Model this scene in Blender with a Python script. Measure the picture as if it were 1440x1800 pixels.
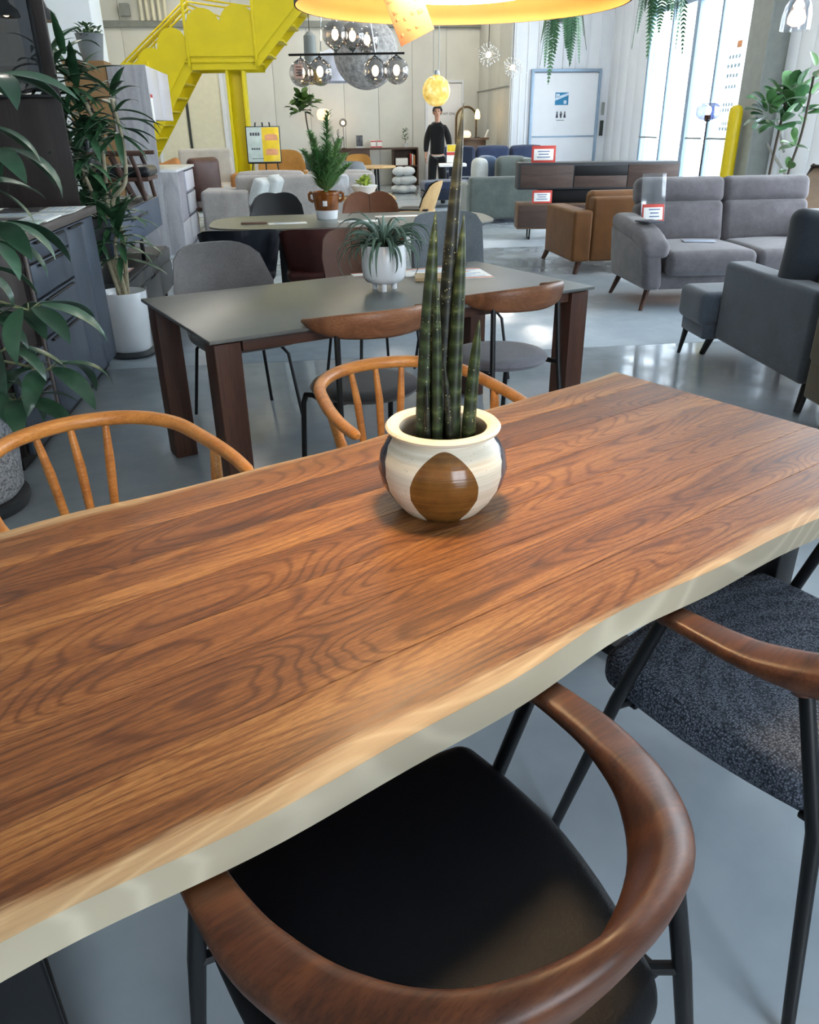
import bpy, bmesh, math, random
from mathutils import Vector, Matrix, Quaternion, Euler
R = math.radians
rnd = random.Random(7)
for o in list(bpy.data.objects): bpy.data.objects.remove(o)
sc = bpy.context.scene
COL = sc.collection

# ------------------------------------------------------------------ camera
cam_d = bpy.data.cameras.new('camera'); cam = bpy.data.objects.new('camera', cam_d); COL.objects.link(cam)
cam_d.sensor_fit = 'HORIZONTAL'; cam_d.sensor_width = 36.0; cam_d.lens = 36.0 * 1360 / 1440
cam_d.clip_start = 0.02; cam_d.clip_end = 300
_th, _ro = R(26.4), R(0.8)
_f = Vector((0, math.cos(_th), -math.sin(_th))); _u = Vector((0, math.sin(_th), math.cos(_th))); _r = Vector((1, 0, 0))
_rt = _r * math.cos(_ro) - _u * math.sin(_ro); _up = _u * math.cos(_ro) + _r * math.sin(_ro)
m = Matrix((( _rt.x, _up.x, -_f.x, 0), (_rt.y, _up.y, -_f.y, 0), (_rt.z, _up.z, -_f.z, 1.38), (0, 0, 0, 1)))
cam.matrix_world = m
sc.camera = cam

# ------------------------------------------------------------------ world (bright overcast daylight) and exposure
W = bpy.data.worlds.new('overcast_sky'); sc.world = W; W.use_nodes = True
bg = W.node_tree.nodes['Background']; bg.inputs[0].default_value = (0.80, 0.895, 1.0, 1); bg.inputs[1].default_value = 5.6
sc.view_settings.view_transform = 'Standard'; sc.view_settings.look = 'None'
sc.view_settings.exposure = 1.2; sc.view_settings.gamma = 1.0; sc.view_settings.use_curve_mapping = False
sc.cycles.max_bounces = 8; sc.cycles.diffuse_bounces = 4; sc.cycles.glossy_bounces = 4
sc.cycles.transmission_bounces = 6; sc.cycles.transparent_max_bounces = 12
sc.cycles.sample_clamp_indirect = 6.0; sc.cycles.caustics_reflective = False; sc.cycles.caustics_refractive = False
sc.cycles.use_denoising = True; sc.cycles.use_adaptive_sampling = True; sc.cycles.adaptive_threshold = .05
def portal(name, loc, rot, sx, sy):
    d = bpy.data.lights.new(name, 'AREA'); d.shape = 'RECTANGLE'; d.size = sx; d.size_y = sy; d.cycles.is_portal = True
    o = bpy.data.objects.new(name, d); COL.objects.link(o); o.location = loc; o.rotation_euler = rot
    return o

# ------------------------------------------------------------------ frames of reference
RA = R(7.0); E1 = Vector((math.cos(RA), math.sin(RA), 0)); E2 = Vector((-math.sin(RA), math.cos(RA), 0))
A1 = R(35.8)
def T1(u, n, z=0): return Vector((u * .811 - n * .585, u * .585 + n * .811, z))

# ------------------------------------------------------------------ mesh helpers
def lin(h):
    h = h.lstrip('#'); out = []
    for i in (0, 2, 4):
        c = int(h[i:i + 2], 16) / 255; out.append(c / 12.92 if c <= .04045 else ((c + .055) / 1.055) ** 2.4)
    return (*out, 1.0)

class MB:
    def __init__(s): s.v = []; s.f = []
    def add(s, vs, fs, M=None):
        b = len(s.v)
        s.v += [tuple(M @ Vector(p)) for p in vs] if M is not None else [tuple(p) for p in vs]
        s.f += [tuple(b + i for i in f) for f in fs]
        return s
    def rbox(s, c, size, r=.004, puff=(0, 0, 0), n=2, m=None, M=None, shape=None):
        h = [max(x / 2, 1e-4) for x in size]; r = min(r, *[x * .98 for x in h])
        if m is None: m = 6 if any(puff) or shape else 1
        co = []
        for k in range(3):
            inner = h[k] - r; a = [inner + r * math.tan(R(45) * i / n) for i in range(n + 1)]
            mid = [-inner + 2 * inner * i / m for i in range(m + 1)] if inner > 1e-6 else [0.0]
            co.append([-x for x in reversed(a[1:])] + mid + a[1:])
        idx = {}; vs = []; fs = []
        def vid(p):
            key = tuple(round(x, 6) for x in p)
            if key not in idx:
                q = [max(-(h[i] - r), min(h[i] - r, p[i])) for i in range(3)]
                d = Vector([p[i] - q[i] for i in range(3)]); d = d.normalized() * r
                w = [q[i] + d[i] for i in range(3)]
                o = list(w)
                for i in range(3):
                    if puff[i]:
                        f = puff[i] * (w[i] / h[i])
                        for j in range(3):
                            if j != i: f *= 1 - (w[j] / h[j]) ** 2
                        o[i] += f
                if shape: o = shape(o, h)
                idx[key] = len(vs); vs.append((o[0] + c[0], o[1] + c[1], o[2] + c[2]))
            return idx[key]
        for ax in range(3):
            b, d = (ax + 1) % 3, (ax + 2) % 3
            for sg in (-1, 1):
                for i in range(len(co[b]) - 1):
                    for j in range(len(co[d]) - 1):
                        q = []
                        for (ii, jj) in ((i, j), (i + 1, j), (i + 1, j + 1), (i, j + 1)):
                            p = [0, 0, 0]; p[ax] = sg * h[ax]; p[b] = co[b][ii]; p[d] = co[d][jj]; q.append(vid(p))
                        fs.append(tuple(q) if sg > 0 else tuple(reversed(q)))
        return s.add(vs, fs, M)
    def loft(s, rings, cap=True, closed=False, M=None):
        n = len(rings[0]); vs = [p for r in rings for p in r]; fs = []
        k = len(rings)
        for i in range(k if closed else k - 1):
            a, b = i * n, ((i + 1) % k) * n
            for j in range(n): fs.append((a + j, a + (j + 1) % n, b + (j + 1) % n, b + j))
        if cap and not closed: fs.append(tuple(reversed(range(n)))); fs.append(tuple((k - 1) * n + j for j in range(n)))
        return s.add(vs, fs, M)
    def tube(s, pts, r, n=10, cap=True, closed=False, M=None, flat=1.0):
        P = [Vector(p) for p in pts]; k = len(P)
        rr = list(r) if isinstance(r, (list, tuple)) else [r] * k
        T = []
        for i in range(k):
            if closed: t = P[(i + 1) % k] - P[i - 1]
            else: t = P[min(i + 1, k - 1)] - P[max(i - 1, 0)]
            T.append(t.normalized() if t.length > 1e-9 else Vector((0, 0, 1)))
        nx = T[0].orthogonal().normalized()
        if abs(T[0].z) < .9: nx = T[0].cross(Vector((0, 0, 1))).normalized()
        rings = []
        for i in range(k):
            nx = (nx - T[i] * nx.dot(T[i])).normalized(); ny = T[i].cross(nx)
            rings.append([tuple(P[i] + nx * rr[i] * math.cos(2 * math.pi * j / n) + ny * rr[i] * flat * math.sin(2 * math.pi * j / n)) for j in range(n)])
        return s.loft(rings, cap, closed, M)
    def sweep(s, pts, wh, n=14, e=2.6, M=None):
        # superellipse section: wh = list of (width across, height up, roll)
        P = [Vector(p) for p in pts]; k = len(P); rings = []
        for i in range(k):
            t = (P[min(i + 1, k - 1)] - P[max(i - 1, 0)]).normalized()
            sd = t.cross(Vector((0, 0, 1))).normalized(); up = sd.cross(t)
            w, hh, ro = wh[i]; sd, up = sd * math.cos(ro) + up * math.sin(ro), up * math.cos(ro) - sd * math.sin(ro)
            ring = []
            for j in range(n):
                a = 2 * math.pi * j / n; c, d = math.cos(a), math.sin(a)
                ring.append(tuple(P[i] + sd * (w / 2) * math.copysign(abs(c) ** (2 / e), c) + up * (hh / 2) * math.copysign(abs(d) ** (2 / e), d)))
            rings.append(ring)
        return s.loft(rings, M=M)
    def lathe(s, prof, n=32, c=(0, 0, 0), sy=1.0, M=None):
        rings = [[(c[0] + r * math.cos(2 * math.pi * j / n), c[1] + sy * r * math.sin(2 * math.pi * j / n), c[2] + z) for j in range(n)] for r, z in prof]
        return s.loft(rings, cap=True, M=M)
    def prism(s, poly, z0, z1, M=None):
        n = len(poly); vs = [(x, y, z0) for x, y in poly] + [(x, y, z1) for x, y in poly]
        fs = [tuple(reversed(range(n))), tuple(range(n, 2 * n))] + [(i, (i + 1) % n, n + (i + 1) % n, n + i) for i in range(n)]
        return s.add(vs, fs, M)
    def ball(s, c, r, n=16, k=10, sz=1.0, M=None):
        prof = [(max(r * math.sin(math.pi * i / k), 1e-4), -r * sz * math.cos(math.pi * i / k)) for i in range(k + 1)]
        return s.lathe(prof, n, c, M=M)
    def cpanel(s, w, z0, z1, curve=.1, thick=.03, tilt=.1, round_top=.5, taper=0, nx=14, nz=8, M=None, round_bot=0, notch=0):
        # curved chair back: x across, bulging to -y, leaning back with height
        H = z1 - z0; front = []; back = []
        for i in range(nx + 1):
            a = -1 + 2 * i / nx
            for j in range(nz + 1):
                b = j / nz
                ww = w * (1 + taper * (b - .5))
                top = z1 - H * round_top * (1 - math.sqrt(max(0, 1 - abs(a) ** 4))) - notch * math.exp(-(a / .16) ** 2)
                bot = z0 + H * round_bot * (1 - math.sqrt(max(0, 1 - abs(a) ** 4)))
                z = bot + (top - bot) * b; x = a * ww / 2; y = curve * (a * a) - tilt * (z - z0)
                th = thick * (1 - .6 * abs(a) ** 6) * (1 - .5 * abs(2 * b - 1) ** 6) / 2
                front.append((x, y + th, z)); back.append((x, y - th, z))
        N = nz + 1; nv = len(front); fs = []
        for i in range(nx):
            for j in range(nz):
                a = i * N + j; q = (a, a + N, a + N + 1, a + 1)
                fs.append(tuple(reversed(q))); fs.append(tuple(nv + k for k in q))
        edge = [i * N for i in range(nx + 1)] + [nx * N + j for j in range(1, N)] + [i * N + nz for i in range(nx - 1, -1, -1)] + [j for j in range(nz - 1, 0, -1)]
        for k in range(len(edge)):
            a, b = edge[k], edge[(k + 1) % len(edge)]; fs.append((a, b, nv + b, nv + a))
        return s.add(front + back, fs, M)
    def build(s, name, mat, parent=None, smooth=35, label=None):
        me = bpy.data.meshes.new(name); me.from_pydata(s.v, [], s.f); me.update()
        if smooth:
            me.polygons.foreach_set('use_smooth', [True] * len(me.polygons)); me.set_sharp_from_angle(angle=R(smooth))
        if mat: me.materials.append(mat)
        o = bpy.data.objects.new(name, me); COL.objects.link(o)
        if parent: o.parent = parent
        if label: o['label'] = label
        return o

def tag(o, label=None, cat=None, group=None, kind=None):
    if label: o['label'] = label
    if cat: o['category'] = cat
    if group: o['group'] = group
    if kind: o['kind'] = kind
    return o
def thing(name, label, cat, loc=(0, 0, 0), rz=0.0, group=None):
    o = bpy.data.objects.new(name, None); COL.objects.link(o); o.empty_display_size = .1
    o.location = loc; o.rotation_euler = (0, 0, rz)
    return tag(o, label, cat, group)
def struct(o): o['kind'] = 'structure'; return o
def copy_tree(o, parent=None, label=None, loc=None, rz=None):
    c = o.copy(); COL.objects.link(c); c.parent = parent
    for ch in list(o.children): copy_tree(ch, c)
    if label: c['label'] = label
    if loc is not None: c.location = loc
    if rz is not None: c.rotation_euler = (0, 0, rz)
    return c
def inst(me, name, parent, M):
    o = bpy.data.objects.new(name, me); COL.objects.link(o); o.parent = parent; o.matrix_local = M
    return o
def smooth_path(pts, k=6, closed=False):
    P = [Vector(p) for p in pts]; out = []; n = len(P)
    rng = range(n) if closed else range(n - 1)
    for i in rng:
        if closed: p0, p1, p2, p3 = P[i - 1], P[i], P[(i + 1) % n], P[(i + 2) % n]
        else: p0, p1, p2, p3 = P[max(i - 1, 0)], P[i], P[i + 1], P[min(i + 2, n - 1)]
        for j in range(k):
            t = j / k
            out.append(.5 * ((2 * p1) + (p2 - p0) * t + (2 * p0 - 5 * p1 + 4 * p2 - p3) * t * t + (3 * p1 - p0 - 3 * p2 + p3) * t ** 3))
    if not closed: out.append(P[-1])
    return out
def interp(tab, t):
    for (a, va), (b, vb) in zip(tab, tab[1:]):
        if t <= b:
            f = (t - a) / (b - a) if b > a else 0
            return va + (vb - va) * f if not isinstance(va, tuple) else tuple(x + (y - x) * f for x, y in zip(va, vb))
    return tab[-1][1]
def Mloc(x, y, z, rz=0, rx=0, ry=0): return Matrix.Translation((x, y, z)) @ Euler((rx, ry, rz), 'XYZ').to_matrix().to_4x4()

# ------------------------------------------------------------------ materials
class NT:
    def __init__(s, name):
        s.m = bpy.data.materials.new(name); s.m.use_nodes = True; s.t = s.m.node_tree; s.b = s.t.nodes['Principled BSDF']; s.out = s.t.nodes['Material Output']
    def n(s, typ, ins=None, **kw):
        nd = s.t.nodes.new(typ)
        for k, v in kw.items(): setattr(nd, k, v)
        for k, v in (ins or {}).items():
            if isinstance(v, bpy.types.NodeSocket): s.t.links.new(v, nd.inputs[k])
            else: nd.inputs[k].default_value = v
        return nd
    def link(s, a, b): s.t.links.new(a, b)
    def ramp(s, fac, stops):
        nd = s.t.nodes.new('ShaderNodeValToRGB'); cr = nd.color_ramp
        while len(cr.elements) < len(stops): cr.elements.new(.5)
        for e, (p, c) in zip(cr.elements, stops): e.position = p; e.color = c
        s.link(fac, nd.inputs[0]); return nd.outputs[0]
    def mix(s, f, a, b, mode='MIX'):
        nd = s.t.nodes.new('ShaderNodeMix'); nd.data_type = 'RGBA'; nd.blend_type = mode
        for sock, v in ((nd.inputs[0], f), (nd.inputs[6], a), (nd.inputs[7], b)):
            if isinstance(v, bpy.types.NodeSocket): s.link(v, sock)
            else: sock.default_value = v
        return nd.outputs[2]
    def math(s, op, a, b=0.0, c=None):
        nd = s.t.nodes.new('ShaderNodeMath'); nd.operation = op
        for i, v in enumerate((a, b) if c is None else (a, b, c)):
            if isinstance(v, bpy.types.NodeSocket): s.link(v, nd.inputs[i])
            else: nd.inputs[i].default_value = v
        return nd.outputs[0]
    def bump(s, h, st=.2, d=.002):
        nd = s.n('ShaderNodeBump', {'Height': h, 'Strength': st, 'Distance': d}); s.link(nd.outputs[0], s.b.inputs['Normal'])
    def coords(s, scale=(1, 1, 1), off=True):
        tc = s.n('ShaderNodeTexCoord'); src = tc.outputs['Object']
        if off:
            oi = s.n('ShaderNodeObjectInfo'); k = s.math('MULTIPLY', oi.outputs['Random'], 37.0)
            src = s.n('ShaderNodeVectorMath', {0: src, 1: k}, operation='ADD').outputs[0]
        return s.n('ShaderNodeMapping', {'Vector': src, 'Scale': scale}).outputs[0]
MATS = {}
def setp(b, rough=.5, metal=0, spec=.5, coat=0, sheen=0):
    b.inputs['Roughness'].default_value = rough; b.inputs['Metallic'].default_value = metal; b.inputs['Specular IOR Level'].default_value = spec
    b.inputs['Coat Weight'].default_value = coat; b.inputs['Sheen Weight'].default_value = sheen
def plain(name, hexc, rough=.5, metal=0, var=.06, scale=8, bump=0, bscale=60, spec=.5, coat=0):
    if name in MATS: return MATS[name]
    t = NT(name); c = lin(hexc); v = t.coords()
    nz = t.n('ShaderNodeTexNoise', {'Vector': v, 'Scale': scale, 'Detail': 4.0})
    lo = tuple(x * (1 - var * 2) for x in c[:3]) + (1,); hi = tuple(min(1, x * (1 + var * 2)) for x in c[:3]) + (1,)
    t.link(t.ramp(nz.outputs[0], [(.3, lo), (.7, hi)]), t.b.inputs['Base Color']); setp(t.b, rough, metal, spec, coat)
    if bump:
        nb = t.n('ShaderNodeTexNoise', {'Vector': v, 'Scale': bscale, 'Detail': 3.0}); t.bump(nb.outputs[0], bump, .003)
    MATS[name] = t.m; return t.m
def fabric(name, hexc, scale=320, var=.12, bump=.35, rough=.9, blot=5, sheen=.3):
    if name in MATS: return MATS[name]
    t = NT(name); c = lin(hexc); v = t.coords()
    a = t.n('ShaderNodeTexNoise', {'Vector': v, 'Scale': blot, 'Detail': 5.0, 'Roughness': .6}); f = t.n('ShaderNodeTexNoise', {'Vector': v, 'Scale': scale, 'Detail': 2.0})
    lo = tuple(x * (1 - var * 1.6) for x in c[:3]) + (1,); hi = tuple(min(1, x * (1 + var * 1.6)) for x in c[:3]) + (1,)
    col = t.ramp(a.outputs[0], [(.32, lo), (.68, hi)])
    fine = t.ramp(f.outputs[0], [(.3, (.72, .72, .72, 1)), (.7, (1.2, 1.2, 1.2, 1))])
    t.link(t.mix(1.0, col, fine, 'MULTIPLY'), t.b.inputs['Base Color']); setp(t.b, rough, 0, .25, 0, sheen)
    t.bump(f.outputs[0], bump, .002); MATS[name] = t.m; return t.m
def leather(name, hexc, rough=.42, scale=260, bump=.25, var=.12):
    if name in MATS: return MATS[name]
    t = NT(name); c = lin(hexc); v = t.coords()
    a = t.n('ShaderNodeTexNoise', {'Vector': v, 'Scale': 7, 'Detail': 4.0})
    lo = tuple(x * (1 - var * 1.6) for x in c[:3]) + (1,); hi = tuple(min(1, x * (1 + var * 1.6)) for x in c[:3]) + (1,)
    t.link(t.ramp(a.outputs[0], [(.3, lo), (.7, hi)]), t.b.inputs['Base Color']); setp(t.b, rough, 0, .32)
    vo = t.n('ShaderNodeTexVoronoi', {'Vector': v, 'Scale': scale}, feature='SMOOTH_F1'); t.bump(vo.outputs[0], bump, .002)
    MATS[name] = t.m; return t.m
def wood(name, dark, mid, light, axis='x', s=1.0, rough=.42, rings=26, contrast=1.0, fine=.5, coat=0):
    """grain drawn by contour lines of a stretched noise field, plus fine fibres"""
    if name in MATS: return MATS[name]
    t = NT(name); k = 'xyz'.index(axis)
    def sc_(a, b): q = [b * s] * 3; q[k] = a * s; return tuple(q)
    v1 = t.coords(sc_(1.0, 6.0)); v2 = t.coords(sc_(6, 160)); v3 = t.coords(sc_(22, 420))
    big = t.n('ShaderNodeTexNoise', {'Vector': v1, 'Scale': 1.0, 'Detail': 1.5, 'Roughness': .4, 'Distortion': .3})
    ring = t.math('SINE', t.math('MULTIPLY', big.outputs[0], rings * 2.2))
    ring = t.math('MULTIPLY_ADD', ring, .5, .5)
    fib = t.n('ShaderNodeTexNoise', {'Vector': v2, 'Scale': 1.0, 'Detail': 3.0}); pore = t.n('ShaderNodeTexNoise', {'Vector': v3, 'Scale': 1.0, 'Detail': 1.0})
    blend = t.math('ADD', t.math('MULTIPLY', ring, .30 * contrast), t.math('ADD', t.math('MULTIPLY', fib.outputs[0], fine), t.math('MULTIPLY', big.outputs[0], .35)))
    col = t.ramp(blend, [(.22, lin(dark)), (.52, lin(mid)), (.85, lin(light))])
    por = t.ramp(pore.outputs[0], [(.30, (.55, .55, .55, 1)), (.45, (1, 1, 1, 1))])
    t.link(t.mix(.55, col, t.mix(1.0, col, por, 'MULTIPLY')), t.b.inputs['Base Color']); setp(t.b, rough, 0, .4, coat)
    t.bump(pore.outputs[0], .08, .001); MATS[name] = t.m; return t.m
def emit(name, hexc, st):
    if name in MATS: return MATS[name]
    t = NT(name); t.b.inputs['Base Color'].default_value = lin(hexc); t.b.inputs['Emission Color'].default_value = lin(hexc); t.b.inputs['Emission Strength'].default_value = st
    MATS[name] = t.m; return t.m
def thin_glass(name, tint=(1, 1, 1, 1), refl=.08, rough=.02):
    if name in MATS: return MATS[name]
    t = NT(name)
    tr = t.n('ShaderNodeBsdfTransparent', {'Color': tint}); gl = t.n('ShaderNodeBsdfGlossy', {'Roughness': rough})
    lw = t.n('ShaderNodeLayerWeight', {'Blend': .35}); fac = t.math('MULTIPLY_ADD', lw.outputs['Facing'], .5, refl)
    mx = t.n('ShaderNodeMixShader', {0: fac, 1: tr.outputs[0], 2: gl.outputs[0]}); t.link(mx.outputs[0], t.out.inputs[0])
    MATS[name] = t.m; return t.m
def leafmat(name, hexc, hex2, rough=.38):
    if name in MATS: return MATS[name]
    t = NT(name); v = t.coords(off=False); oi = t.n('ShaderNodeObjectInfo')
    nz = t.n('ShaderNodeTexNoise', {'Vector': t.coords(), 'Scale': 14.0, 'Detail': 3.0})
    f = t.math('ADD', t.math('MULTIPLY', nz.outputs[0], .6), t.math('MULTIPLY', oi.outputs['Random'], .5))
    col = t.ramp(f, [(.2, lin(hexc)), (.85, lin(hex2))])
    t.link(col, t.b.inputs['Base Color']); setp(t.b, rough, 0, .5)
    MATS[name] = t.m; return t.m

BLACK = plain('black_powder_coat', '0b0d10', .45, 0, .03, spec=.35)
CHROME = plain('polished_chrome', 'd8dade', .08, 1.0, .02)
WHITEP = plain('white_ceramic', 'dfe3e6', .25, 0, .02, spec=.5)
SOIL = plain('dark_soil', '2a2018', .95, 0, .3, 40, .6, 90)
PAPER = plain('white_paper', 'f2f2ee', .6, 0, .02)
RED = plain('red_print', 'c8473c', .6, 0, .05)
INK = plain('grey_ink', '4a4e58', .7, 0, .05)

# ================================================================== the setting
def room(o): o.rotation_euler = (0, 0, RA); return struct(o)
def AB(x, y): return (x * math.cos(RA) + y * math.sin(RA), -x * math.sin(RA) + y * math.cos(RA))
def WXY(a, b): v = E1 * a + E2 * b; return v.x, v.y
AL, AR, BB, BR, BP, AC = -5.0, 7.11, 22.8, -5.0, 19.36, 4.81     # left, right, back, rear, partition, corner
CEIL = 5.0

def floor_mat():
    t = NT('epoxy_floor'); v = t.coords((1, 1, 1))
    a = t.n('ShaderNodeTexNoise', {'Vector': v, 'Scale': .9, 'Detail': 5.0, 'Roughness': .6}); b = t.n('ShaderNodeTexNoise', {'Vector': v, 'Scale': 9.0, 'Detail': 5.0})
    f = t.math('ADD', t.math('MULTIPLY', a.outputs[0], .7), t.math('MULTIPLY', b.outputs[0], .3))
    t.link(t.ramp(f, [(.3, lin('929ea8')), (.7, lin('b0bac1'))]), t.b.inputs['Base Color'])
    sp = t.n('ShaderNodeTexNoise', {'Vector': v, 'Scale': 3.5, 'Detail': 4.0})
    t.link(t.ramp(sp.outputs[0], [(.35, (.10, .10, .10, 1)), (.7, (.24, .24, .24, 1))]), t.b.inputs['Roughness']); t.b.inputs['Specular IOR Level'].default_value = .6
    bn = t.n('ShaderNodeTexNoise', {'Vector': v, 'Scale': 26.0, 'Detail': 3.0}); t.bump(bn.outputs[0], .05, .004)
    return t.m
FLOORM = floor_mat(); JOINT = plain('dark_joint', '4a5154', .8)
fl = MB().rbox(((AL + AR) / 2, (BR + BB) / 2, -.13), (AR - AL + .4, BB - BR + .4, .22), .002, m=1).build('floor', JOINT)
room(fl)
ae = [AL, -1.62, 4.4, AR]; be = [BR, .15, 5.12, 10.1, 15.1, BB]
for i in range(3):
    for j in range(5):
        a0, a1, b0, b1 = ae[i], ae[i + 1], be[j], be[j + 1]
        MB().rbox(((a0 + a1) / 2, (b0 + b1) / 2, -.011), (a1 - a0 - .005, b1 - b0 - .005, .022), .0006, n=1, m=1).build('slab', FLOORM, fl)

WALLM = plain('grey_white_panel', 'e0e0d8', .55, 0, .02, 2); WALLW = plain('bright_white_paint', 'e9edf2', .45, 0, .015, 2)
CEILM = plain('white_ceiling', 'e6e6e2', .8, 0, .02, 2); SEAM = plain('panel_seam', '8f938f', .8); STEEL = plain('grey_steel', '8d918c', .5, 0, .04)
DARKFR = plain('dark_frame', '2c322f', .5); CREAM = plain('cream_panel', 'e6e2c8', .55, 0, .02)

def panel_wall(name, a0, b0, a1, b1, z0, z1, out, pw=.9, mat=None, th=.10, holes=()):
    """wall base plus upright panels; out = unit (a,b) pointing into the room; holes = (s0,s1,ztop)"""
    L = math.hypot(a1 - a0, b1 - b0); dx, dy = (a1 - a0) / L, (b1 - b0) / L; ang = math.atan2(dy, dx)
    M = Matrix.Translation((a0, b0, 0)) @ Matrix.Rotation(ang, 4, 'Z'); sgn = 1 if (-dy * out[0] + dx * out[1]) > 0 else -1
    base = MB(); spans = []; s = 0
    for h in sorted(holes):
        if h[0] > s: spans.append((s, h[0], z0))
        spans.append((h[0], h[1], h[2])); s = h[1]
    if s < L: spans.append((s, L, z0))
    for s0, s1, zz in spans:
        if zz < z1: base.rbox(((s0 + s1) / 2, -sgn * th / 2, (zz + z1) / 2), (s1 - s0, th, z1 - zz), .001, m=1, M=M)
    o = base.build(name, SEAM); room(o)
    for s0, s1, zz in spans:
        k = max(1, round((s1 - s0) / pw)); w = (s1 - s0) / k
        for i in range(k):
            if zz < z1: MB().rbox((s0 + w * (i + .5), sgn * .012, (zz + z1) / 2), (w - .008, .024, z1 - zz), .004, n=1, m=1, M=M).build('panel', mat or WALLM, o)
    return o
wb = panel_wall('wall_back', AL, BB, AC, BB, 0, CEIL, (0, -1), .93)
panel_wall('wall_back_return', AC, BB, AC, BP, 0, CEIL, (-1, 0), 1.15)
panel_wall('wall_left', AL, BR, AL, BB, 0, CEIL, (1, 0), 1.2)
wp = panel_wall('wall_partition', AC, BP, AR, BP, 0, CEIL, (0, -1), .6, WALLW)
for i in range(9):
    MB().rbox((AC + .08 + i * .275, BP - .035, 3.72), (.035, .022, 2.5), .006, n=1, m=1).build('rib', WALLW, wp)
for k in range(3): MB().rbox((AC + .05 + k * .15, BP - .035, 1.22), (.03, .02, 2.44), .006, n=1, m=1).build('rib', WALLW, wp)
# right wall: glazing, pillar, panels, then the shop windows that light the foreground
wr = panel_wall('wall_right', AR, BP, AR, 17.25, 0, CEIL, (-1, 0), .5, WALLW)
panel_wall('wall_right_panels', AR, 12.6, AR, 10.4, 0, CEIL, (-1, 0), .37, WALLW)
o = MB().rbox((AR, (17.25 + 12.6) / 2, 4.6), (.12, 4.65, .8), .004, m=1).build('wall_right_header', WALLW); room(o)
panel_wall('wall_right_near', AR, 2.6, AR, BR, 0, CEIL, (-1, 0), 1.2, WALLW)
o = MB()
o.rbox((AR, 6.5, 4.6), (.12, 7.8, .8), .004, m=1).rbox((AR, 6.5, .15), (.12, 7.8, .3), .004, m=1)
for b in (10.3, 8.4, 6.5, 4.6, 2.7): o.rbox((AR, b, 2.3), (.14, .16, 4), .004, m=1)
o = o.build('wall_right_shopfront', WALLW); room(o)
panel_wall('wall_rear_side', AL, BR, 1.0, BR, 0, CEIL, (0, 1), 1.2, WALLW); panel_wall('wall_rear_corner', 4.0, BR, AR, BR, 0, CEIL, (0, 1), 1.2, WALLW)
o = MB().rbox((2.5, BR, 4.5), (3.0, .12, 1.0), .004, m=1)
for a in (1.05, 2.5, 3.95): o.rbox((a, BR, 2.0), (.1, .14, 4.0), .004, m=1)
o = o.build('wall_rear', WALLW); room(o)
ce = MB().rbox(((AL + AR) / 2, (BR + BB) / 2, CEIL + .1), (AR - AL + .3, BB - BR + .3, .18), .002, m=1).build('ceiling', CEILM); room(ce)
tr = MB().rbox(((AL + AC) / 2, BB - .07, 3.72), (AC - AL, .10, .14), .01, m=1).build('trim_1', STEEL); room(tr)
tr = MB().rbox((AC - .05, (BB + BP) / 2, 2.2), (.03, BB - BP, .03), .005, m=1).build('trim_2', STEEL); room(tr)
co = MB().rbox((-3.2, 13.35, 2.5), (.98, .7, 5.0), .01, m=1).build('column', plain('pale_column', 'dfe7ec', .5, 0, .015, 2)); room(co)
co2 = MB().rbox((6.93, 12.43, 2.5), (.34, .5, 5.0), .02, m=1).build('column', STEEL); room(co2)
for da in (-.17, .17):
    MB().rbox((6.93 + da, 12.43, 2.5), (.03, .56, 5.0), .004, m=1).build('flange', STEEL, co2)

# glazing of the entrance: frames, panes, transom and door pulls
ALU = plain('pale_aluminium', '93a9be', .35, .3, .02); PANE = thin_glass('clear_pane', (.97, .99, 1, 1), .03)
bs = [17.2, 16.2, 15.2, 14.28, 13.17, 12.72]
wn = MB()
for b in bs: wn.rbox((AR, b, 2.1), (.09, .07 if b not in (15.2,) else .13, 4.2), .006, m=1)
wn.rbox((AR, 14.96, 3.35), (.09, 4.5, .09), .006, m=1).rbox((AR, 14.96, .06), (.09, 4.5, .1), .006, m=1).rbox((AR, 14.96, 4.17), (.09, 4.5, .08), .006, m=1)
wn = wn.build('window_1', ALU); room(wn)
for k in range(5):
    for z0, z1 in ((.11, 3.30), (3.4, 4.12)):
        b0, b1 = bs[k + 1] + .05, bs[k] - .05
        MB().rbox((AR, (b0 + b1) / 2, (z0 + z1) / 2), (.006, b1 - b0, z1 - z0), .001, n=1, m=1).build('pane', PANE, wn)
for b0, b1 in ((16.25, 17.1), (13.25, 14.2), (14.36, 14.95)):
    MB().tube([(AR - .09, b0, 1.15), (AR - .09, b1, 1.15)], .018, 8).tube([(AR - .02, b0 + .1, 1.15), (AR - .09, b0 + .1, 1.15)], .012, 6).tube([(AR - .02, b1 - .1, 1.15), (AR - .09, b1 - .1, 1.15)], .012, 6).build('push_bar', STEEL, wn)
def text(name, body, size, mat, parent, M, ext=.001):
    cu = bpy.data.curves.new(name, 'FONT'); cu.body = body; cu.size = size; cu.extrude = ext; cu.align_x = 'CENTER'; cu.align_y = 'CENTER'; cu.materials.append(mat)
    o = bpy.data.objects.new(name, cu); COL.objects.link(o); o.parent = parent; o.matrix_local = M
    return o
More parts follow.
